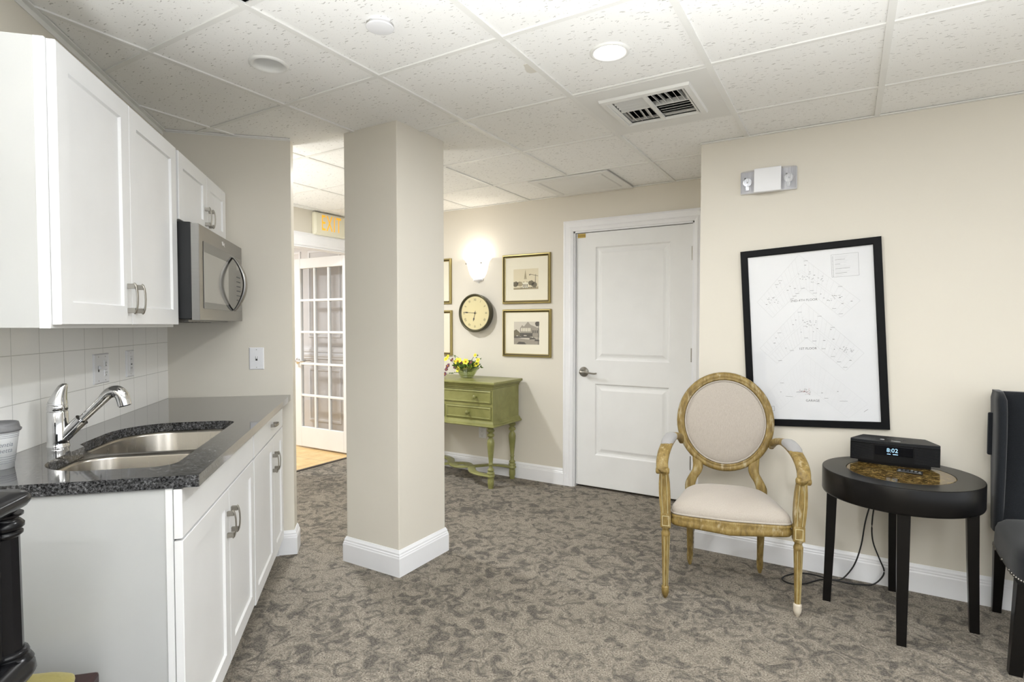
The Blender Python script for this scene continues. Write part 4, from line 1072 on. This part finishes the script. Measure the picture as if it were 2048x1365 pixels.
def church(t, x0, x1, z0, z1):
    w, h = x1-x0, z1-z0; a0, a1, b0, b1 = x0+.23*w, x0+.75*w, z0+.285*h, z0+.70*h
    mp = xz(YB-.007); b = MB(); W_, H_ = a1-a0, b1-b0
    def q(pts): return [(a0+W_*min(1, max(0, u)), b0+H_*min(1, max(0, v))) for u, v in pts]
    def F(pts, d_, m): b.flat(q(pts), mp, d_, m)
    F([(0, 0), (1, 0), (1, 1), (0, 1)], .0002, 'sep1'); F([(0, 0), (1, 0), (1, .12), (0, .09)], .0004, 'sep2')
    F([(.36, .08), (.60, .08), (.60, .34), (.36, .34)], .0005, 'mat_'); F([(.34, .34), (.48, .42), (.62, .34)], .0006, 'sep2')
    F([(.44, .34), (.53, .34), (.525, .55), (.445, .55)], .0007, 'sep1'); F([(.44, .55), (.485, .97), (.53, .55)], .0008, 'sep2')
    F([(.43, .50), (.54, .50), (.54, .54), (.43, .54)], .0009, 'sep2')
    for k in range(4): F([(.38+k*.055, .12), (.41+k*.055, .12), (.41+k*.055, .26), (.38+k*.055, .26)], .0010, 'sep3')
    for cx, cy, r, s_ in ((.08, .27, .13, 1), (.26, .27, .12, 2), (.72, .30, .12, 3), (.84, .22, .12, 4)): F(blob(cx, cy, r, seed=s_, sy_=1.1), .0011, 'sep3' if s_ != 2 else 'sep2')
    F([(.86, .1), (.885, .1), (.90, .72), (.885, .72)], .0012, 'sep3'); F([(.66, .72), (.67, .74), (.99, .64), (.99, .62)], .0012, 'sep3'); F(blob(.66, .70, .03, 8), .0013, 'sep4')
    for k in range(9): F([(.3+k*.07, .05), (.33+k*.07, .05), (.33+k*.07, .10), (.3+k*.07, .10)], .0013, 'sep3' if k % 2 else 'sep4')
    b.build('photograph', t, recalc=False)
def street(t, x0, x1, z0, z1):
    w, h = x1-x0, z1-z0; a0, a1, b0, b1 = x0+.235*w, x0+.76*w, z0+.26*h, z0+.74*h
    mp = xz(YB-.007); b = MB(); W_, H_ = a1-a0, b1-b0
    def F(pts, d_, m): b.flat([(a0+W_*min(1, max(0, u)), b0+H_*min(1, max(0, v))) for u, v in pts], mp, d_, m)
    F([(0, 0), (1, 0), (1, 1), (0, 1)], .0002, 'grey1'); F([(0, 0), (1, 0), (1, .18), (.4, .24), (0, .30)], .0004, 'grey2'); F([(.1, .0), (.5, .0), (.42, .10), (.2, .12)], .0005, 'sep4')
    F([(.25, .45), (.25, .72), (.33, .85), (.40, .78), (.47, .88), (.56, 1), (.66, .86), (.80, .80), (1, .70), (1, .3), (.25, .3)], .0005, 'grey2')
    for k in range(6): F([(.29+k*.065, .57), (.33+k*.065, .57), (.33+k*.065, .70), (.31+k*.065, .74), (.29+k*.065, .70)], .0007, 'mat_')
    for k in range(3): F([(.74+k*.08, .50), (.78+k*.08, .50), (.78+k*.08, .62), (.74+k*.08, .62)], .0007, 'sep4')
    F([(.24, .50), (.74, .50), (.74, .36), (.24, .36)], .0008, 'sep4'); F([(0, .30), (.0, .60), (.10, .66), (.24, .52), (.24, .28)], .0008, 'sep3')
    F(blob(.93, .9, .10, seed=5, sy_=1.2), .0006, 'sep4'); F([(.95, .0), (.97, .0), (.98, .9), (.96, .9)], .0009, 'sep4')
    for cx, cy, s_ in ((.14, .33, .13), (.46, .34, .20), (.74, .27, .12), (.92, .20, .10)):
        F([(cx-s_, cy-.05), (cx+s_, cy-.05), (cx+s_, cy+.01), (cx+s_*.5, cy+.02), (cx+s_*.3, cy+.08), (cx-s_*.4, cy+.08), (cx-s_*.6, cy+.02), (cx-s_, cy)], .0010, 'sep4')
        F([(cx-s_*.35, cy+.03), (cx+s_*.3, cy+.03), (cx+s_*.2, cy+.065), (cx-s_*.3, cy+.065)], .0012, 'grey1')
    b.build('photograph', t, recalc=False)
picture('framed_picture', -2.535, -2.078, 1.476, 1.888, 'gold framed sepia photograph of a church spire beside the white door', church)
picture('framed_picture', -2.535, -2.072, 1.030, 1.428, 'gold framed photograph of old cars on a street below the church picture', street)
picture('framed_picture', -3.54, -3.083, 1.488, 1.898, 'upper gold framed picture showing only cream mat next to the column')
picture('framed_picture', -3.54, -3.075, 1.020, 1.430, 'lower gold framed picture with cream mat just above the flowers')

# ================================================================ WALL CLOCK
cx, cz, R_ = -2.792, 1.400, .168
t = thing('wall_clock', 'round bronze wall clock with Roman numerals below the lit sconce', 'clock', (cx, YB, cz))
XF = Matrix.Translation((cx, YB, cz)) @ Matrix.Rotation(pi/2, 4, 'X')
b = MB(); b.lathe([(.150, 0), (.160, .010), (.164, .045), (R_-.004, .056), (R_-.001, .066), (.163, .072), (.155, .070), (.147, .060), (.145, .056)], 'clockrim', seg=64, X=XF, caps=False); b.build('case', t)
b = MB(); b.lathe([(0, .056), (.146, .056)], 'dial', seg=64, X=XF, caps=False); fc_ = b.build('face', t)
b = MB(); mpc = lambda a, z, d_: (cx+a, YB-.0563-d_, cz+z)
for k, s_ in enumerate(['XII', 'I', 'II', 'III', 'IIII', 'V', 'VI', 'VII', 'VIII', 'IX', 'X', 'XI']):
    a = radians(90-30*k)
    def rot(x, z, d_, a=a):
        th = a-pi/2; X_, Z_ = x*cos(th)-(z+.115)*sin(th), x*sin(th)+(z+.115)*cos(th); return (cx+X_, YB-.0563-d_, cz+Z_)
    b.text(s_, .030, rot, .0002, 'clockink', stretch=.75)
b.build('numeral', fc_, recalc=False)
def hand(nm, ang, L_, w_):
    b = MB(); th = radians(90-ang); d_ = Vector((cos(th), sin(th))); n_ = Vector((-d_.y, d_.x))
    pts = [d_*-.02-n_*w_*.5, d_*L_*.55-n_*w_*.5, d_*L_*.68-n_*w_*2.2, d_*L_, d_*L_*.68+n_*w_*2.2, d_*L_*.55+n_*w_*.5, d_*-.02+n_*w_*.5]
    b.prism([tuple(p) for p in pts], mpc, .001, .0022, 'sep4'); b.build(nm, t)
hand('hour_hand', 193, .075, .0035); hand('minute_hand', 274, .125, .0028)
b = MB(); b.lathe([(.0, .064), (.007, .062), (.008, .057)], 'sep4', seg=16, X=XF); b.build('hub', t)
MB().lathe([(0, .0655), (.148, .0650)], 'picglass', seg=64, X=XF, caps=False).build('glass', t)

# ================================================================ SCONCE
sx_, sz = -2.790, 1.665
t = thing('wall_sconce', 'lit white glass bowl sconce on the wall above the clock', 'wall light', (sx_, YB, sz))
b = MB(); pr = [(.040, .030), (.060, .045), (.080, .075), (.094, .115), (.102, .150), (.112, .180), (.130, .203), (.143, .212), (.139, .213), (.108, .182), (.098, .150), (.090, .115), (.076, .077)]
b.lathe(pr, 'glow', c=(sx_, YB-.002, sz), seg=32, a0=pi, a1=2*pi, sy=.85, caps=False)
b.build('shade', t)
b = MB(); b.lathe([(0, -.006), (.006, -.002), (.012, .006), (.030, .014), (.044, .022), (.046, .032), (.040, .034)], 'plate', c=(sx_, YB-.002, sz), seg=24, a0=pi, a1=2*pi, sy=.85, caps=False)
for q in (-.075, .075): b.lathe([(0, .01), (.006, .008), (.006, 0)], 'nickel', seg=12, X=Matrix.Translation((sx_+q*1.05, YB-.075, sz+.165)) @ Matrix.Rotation(pi/2, 4, 'X'))
b.build('finial', t)
MB().box(sx_-.05, sx_+.05, YB-.014, YB-.001, sz+.02, sz+.16, 'plate').build('wall_bracket', t)

# ================================================================ GREEN CONSOLE
t = thing('console_table', 'green painted console table with drawers and turned legs by the back wall', 'console table', (-2.83, 3.85, 0))
kx0, kx1, ky0, ky1 = -3.285, -2.365, 3.655, 4.055
b = MB(); b.box(kx0, kx1, ky0+.02, ky1, .540, .795, 'green')
for bx0, bx1, bz0, bz1 in ((kx0, kx0+.012, .540, .795), (kx1-.012, kx1, .540, .795), (-2.832, -2.818, .549, .652), (kx0+.012, kx1-.012, .781, .795), (kx0+.012, kx1-.012, .652, .676), (kx0+.012, kx1-.012, .540, .549)):
    b.box(bx0, bx1, ky0+.001, ky0+.0199, bz0, bz1, 'green')
b.build('body', t)
def mould(nm, prof, x0, x1, y0, y1):
    b = MB(); L = []
    for o, z in prof: L.append([(x0-o, y0-o, z), (x1+o, y0-o, z), (x1+o, y1, z), (x0-o, y1, z)])
    b.loops(L, 'green', False, True, True, True); return b.build(nm, t, bevel=.0015, seg=1)
mould('top', [(.0, .795), (.006, .797), (.009, .804), (.006, .808), (.014, .814), (.022, .824), (.032, .832), (.040, .834), (.040, .848), (.036, .852)], kx0, kx1, ky0, ky1)
mould('lower_moulding', [(-.004, .497), (.028, .497), (.033, .503), (.030, .512), (.020, .516), (.016, .526), (.008, .534), (.0, .541)], kx0, kx1, ky0, ky1)
def drawer(x0, x1, z0, z1, knobs):
    b = MB(); b.rect(xz(ky0), x0, x1, z0, z1, [(0, -.018), (0, .004), (.008, .008), (.012, .008), (.016, .004), (.018, .004)], 'green', cap='both'); d_ = b.build('drawer', t)
    for kx in knobs:
        b = MB(); b.lathe([(.010, .004), (.007, .010), (.006, .016), (.014, .024), (.017, .031), (.013, .037), (0, .039)], 'green', seg=20, X=Matrix.Translation((kx, ky0, (z0+z1)/2)) @ Matrix.Rotation(pi/2, 4, 'X')); b.build('knob', d_)
drawer(kx0+.014, kx1-.014, .678, .779, (-3.13, -2.518)); drawer(-2.816, kx1-.014, .551, .650, (-2.590,)); drawer(kx0+.014, -2.834, .551, .650, (-3.06,))
lp = [(.030, .497), (.030, .480), (.020, .476), (.029, .468), (.032, .460), (.026, .450), (.015, .443), (.026, .434), (.031, .424), (.026, .412), (.014, .404), (.018, .398), (.026, .385), (.030, .365), (.029, .340), (.024, .290), (.018, .230), (.016, .200), (.019, .196), (.0195, .190), (.015, .184), (.015, .160), (.022, .155), (.027, .147), (.025, .139), (.018, .134), (.028, .128), (.031, .118), (.024, .110), (.034, .104), (.034, .094), (.022, .084), (.026, .072), (.026, .030), (.022, .022), (.022, 0)]
legs_xy = [(-2.415, 3.705), (-3.235, 3.705), (-2.415, 4.035), (-3.235, 4.035)]
for x, y in legs_xy:
    b = MB(); b.lathe(lp, 'green', c=(x, y, 0), seg=24); b.build('leg', t)
def ribbon(pts):
    b = MB(); b.tube(spline(pts, 8), .033, 'green', 8, ry=.008, n_pow=.5); b.build('stretcher', t, bevel=0)
ribbon([(-2.415, 3.705, .098), (-2.52, 3.708, .098), (-2.62, 3.75, .098), (-2.72, 3.865, .099), (-2.825, 3.93, .1), (-2.93, 3.865, .1), (-3.03, 3.75, .098), (-3.13, 3.708, .098), (-3.235, 3.705, .098)])
ribbon([(-2.415, 4.035, .099), (-2.52, 4.032, .099), (-2.62, 3.99, .099), (-2.72, 3.875, .0995), (-2.825, 3.81, .1), (-2.93, 3.875, .1), (-3.03, 3.99, .099), (-3.13, 4.032, .099), (-3.235, 4.035, .099)])
plate('wall_outlet', 'white outlet low on the back wall behind the green console', 'wall outlet', xz(YB), -2.79, -2.715, .30, .392, (-2.75, YB, .30), 0, 'recept')

# flowers
fx, fy, fz = -2.755, 3.86, .852
t = thing('flower_arrangement', 'cut glass bowl of yellow and purple flowers on the green console', 'flower bowl', (fx, fy, fz))
b = MB(); n = 36; L = []
for r, z in ((.045, 0), (.055, .003), (.072, .03), (.09, .06), (.112, .088), (.108, .088), (.086, .06), (.068, .032), (.05, .010), (.0, .010)):
    L.append([(fx+(r*(1+.03*cos(12*2*pi*k/n)))*cos(2*pi*k/n), fy+.8*r*sin(2*pi*k/n), fz+z+(.006*cos(6*2*pi*k/n) if z > .08 else 0)) for k in range(n)])
b.loops(L, 'bowlglass', False, True, True); b.build('bowl', t)
q = random.Random(3)
b = MB()
for k in range(130):
    a = q.uniform(0, 2*pi); rr = .13*sqrt(q.random()); x = fx+rr*cos(a); y = fy+rr*.6*sin(a); z = fz+.09+q.uniform(0, .065)*(1-rr/.2)
    b.tube([(fx+rr*.3*cos(a), fy+rr*.2*sin(a), fz+.05), ((x+fx)/2, (y+fy)/2, z-.03), (x, y, z)], .0015, 'leaf', 4)
    for s_ in range(3):
        e = Vector((q.uniform(-1, 1), q.uniform(-1, 1), q.uniform(-.2, 1))).normalized()*q.uniform(.018, .034); c_ = Vector((x, y, z)); sd = e.cross(Vector((q.uniform(-1, 1), 1, .3))).normalized()*.007
        b.add([tuple(c_), tuple(c_+e*.5+sd), tuple(c_+e), tuple(c_+e*.5-sd)], [(0, 1, 2, 3)], 'leaf')
for end in ((-.205, -.02, .16), (-.16, .01, .19), (.11, 0, .20), (.15, 0, .17), (-.19, -.03, .03)):
    b.tube(spline([(fx, fy, fz+.04), (fx+end[0]*.5, fy+end[1], fz+end[2]*.7+.02), (fx+end[0], fy+end[1], fz+end[2])], 5), .002, 'leaf', 4)
    for s_ in range(6):
        f = .4+.1*s_; c_ = Vector((fx+end[0]*f, fy+end[1]*f, fz+.04+(end[2]-.04)*f)); e = Vector((q.uniform(-1, 1), q.uniform(-1, 1), q.uniform(-.2, 1))).normalized()*.02; sd = e.cross(Vector((0, 1, .2))).normalized()*.006
        b.add([tuple(c_), tuple(c_+e*.5+sd), tuple(c_+e), tuple(c_+e*.5-sd)], [(0, 1, 2, 3)], 'leaf')
b.build('foliage', t, recalc=False)
def blossom(x, y, z, r, m):
    b = MB(); nrm_ = Vector((q.uniform(-.4, .4), -1, q.uniform(.2, .9))).normalized(); u_ = nrm_.cross(Vector((0, 0, 1))).normalized(); v_ = nrm_.cross(u_); c_ = Vector((x, y, z))
    for k in range(6):
        a = 2*pi*k/6+q.uniform(-.1, .1); d_ = u_*cos(a)+v_*sin(a); p_ = u_*-sin(a)+v_*cos(a)
        pts = [c_, c_+d_*r*.5+p_*r*.38+nrm_*r*.15, c_+d_*r*.95+p_*r*.25+nrm_*r*.2, c_+d_*r*1.0-p_*r*.25+nrm_*r*.2, c_+d_*r*.5-p_*r*.38+nrm_*r*.15]
        b.add([tuple(p) for p in pts], [(0, 1, 2, 3, 4)], m)
    b.sphere(tuple(c_+nrm_*r*.15), r*.25, 'ycore', 8, 5); b.build('blossom', t, recalc=False)
for dx, dz, r, m in ((-.20, .165, .022, 'yellow'), (-.155, .185, .018, 'yellow'), (-.085, .145, .032, 'yellow'), (-.055, .085, .026, 'yellow'), (-.02, .13, .02, 'purple'), (.03, .15, .024, 'yellow'), (.05, .11, .02, 'yellow'), (.115, .13, .026, 'yellow'), (.13, .165, .018, 'yellow'), (.105, .205, .015, 'yellow'),
                     (-.205, .035, .018, 'purple'), (-.165, .105, .022, 'purple'), (-.19, .075, .015, 'purple'), (-.12, .16, .016, 'purple'), (.075, .145, .016, 'purple'), (-.105, .10, .02, 'purple'), (.0, .10, .022, 'yellow')):
    blossom(fx+dx, fy-.03+q.uniform(-.03, .02), fz+dz-.012, r*1.18, m)

# ================================================================ LIGHTS
def area(name, loc, size, power, col=(.94, .97, 1), rot=(0, 0, 0), shape='DISK', spread=pi):
    l = bpy.data.lights.new(name, 'AREA'); l.shape = shape; l.size = size; l.energy = power; l.color = col; l.spread = spread
    o = bpy.data.objects.new(name, l); COL.objects.link(o); o.location = loc; o.rotation_euler = rot; return o
area('downlight_beam', (gx(-2)+G/2, gy(1)+G/2, ZC-.012), .11, 12.5)
for (i, j, pw_) in ((-2, -3, 3), (0, -1, 5), (2, 1, 2), (0, -4, 16), (-4, -4, 16), (3, -2, 14), (2, -5, 14)):  # unseen downlights added outside the view for ambient light
    cx_, cy_ = gx(i)+G/2, gy(j)+G/2
    area('downlight_beam', (cx_, cy_, ZC-.012), .14, pw_)
    t = thing('recessed_downlight', 'glowing recessed ceiling light added out of view to brighten the room', 'ceiling light', (cx_, cy_, ZC), 0, 'added downlights out of view')
    MB().lathe([(.074, .006), (.074, 0), (.066, -.003), (.056, .0015), (0, .0015)], 'lamp', c=(cx_, cy_, ZC), seg=32, caps=False).build('lamp_lens', t)
area('alcove_fill', (-3.18, 2.62, ZC-.012), .14, 30)  # added lamp without a fixture, brightens the alcove
l = bpy.data.lights.new('sconce_bulb', 'POINT'); l.energy = 1.8; l.color = (1, .93, .82); l.shadow_soft_size = .03
o = bpy.data.objects.new('sconce_bulb', l); COL.objects.link(o); o.location = (sx_, YB-.065, sz+.225)
area('hall_fill', (-5.4, 2.6, ZC-.03), .4, 42, (.95, .98, 1)); area('hall_fill', (-7.0, 2.9, ZC-.03), .4, 28, (.95, .98, 1))  # added fill lamps without fixtures, brighten the hall
area('ceiling_fill', (.15, -.08, .15), .5, 102, (.95, .98, 1), (pi, 0, 0), spread=1.85)  # unseen fill light added near the floor to brighten the ceiling
area('ceiling_fill', (1.4, .5, .25), .5, 27, (.95, .98, 1), (pi, 0, 0), spread=2.1)  # second added ceiling fill, right of the view
area('passage_fill', (-3.65, 1.95, .5), .3, 14, (1, .99, .97), (pi, 0, 0), spread=2.3)  # fill light added behind the end wall, lifts the alcove ceiling
wd = bpy.data.worlds.new('daylight'); wd.use_nodes = True; bg = wd.node_tree.nodes['Background']; bg.inputs[0].default_value = (.9, .95, 1, 1); bg.inputs[1].default_value = 1.7
bpy.context.scene.world = wd

# ================================================================ CAMERA
cam = bpy.data.cameras.new('camera'); co = bpy.data.objects.new('camera', cam); COL.objects.link(co)
cam.sensor_width = 36; cam.sensor_fit = 'HORIZONTAL'; cam.lens = 1122.4/2048*36; cam.clip_start = .02
co.location = (0, 0, 1.30); co.rotation_euler = (pi/2-.02932, 0, .5396)
sc = bpy.context.scene; sc.camera = co
sc.view_settings.view_transform = 'Standard'; sc.view_settings.look = 'None'; sc.view_settings.gamma = 1; sc.view_settings.use_curve_mapping = False
sc.view_settings.exposure = .10
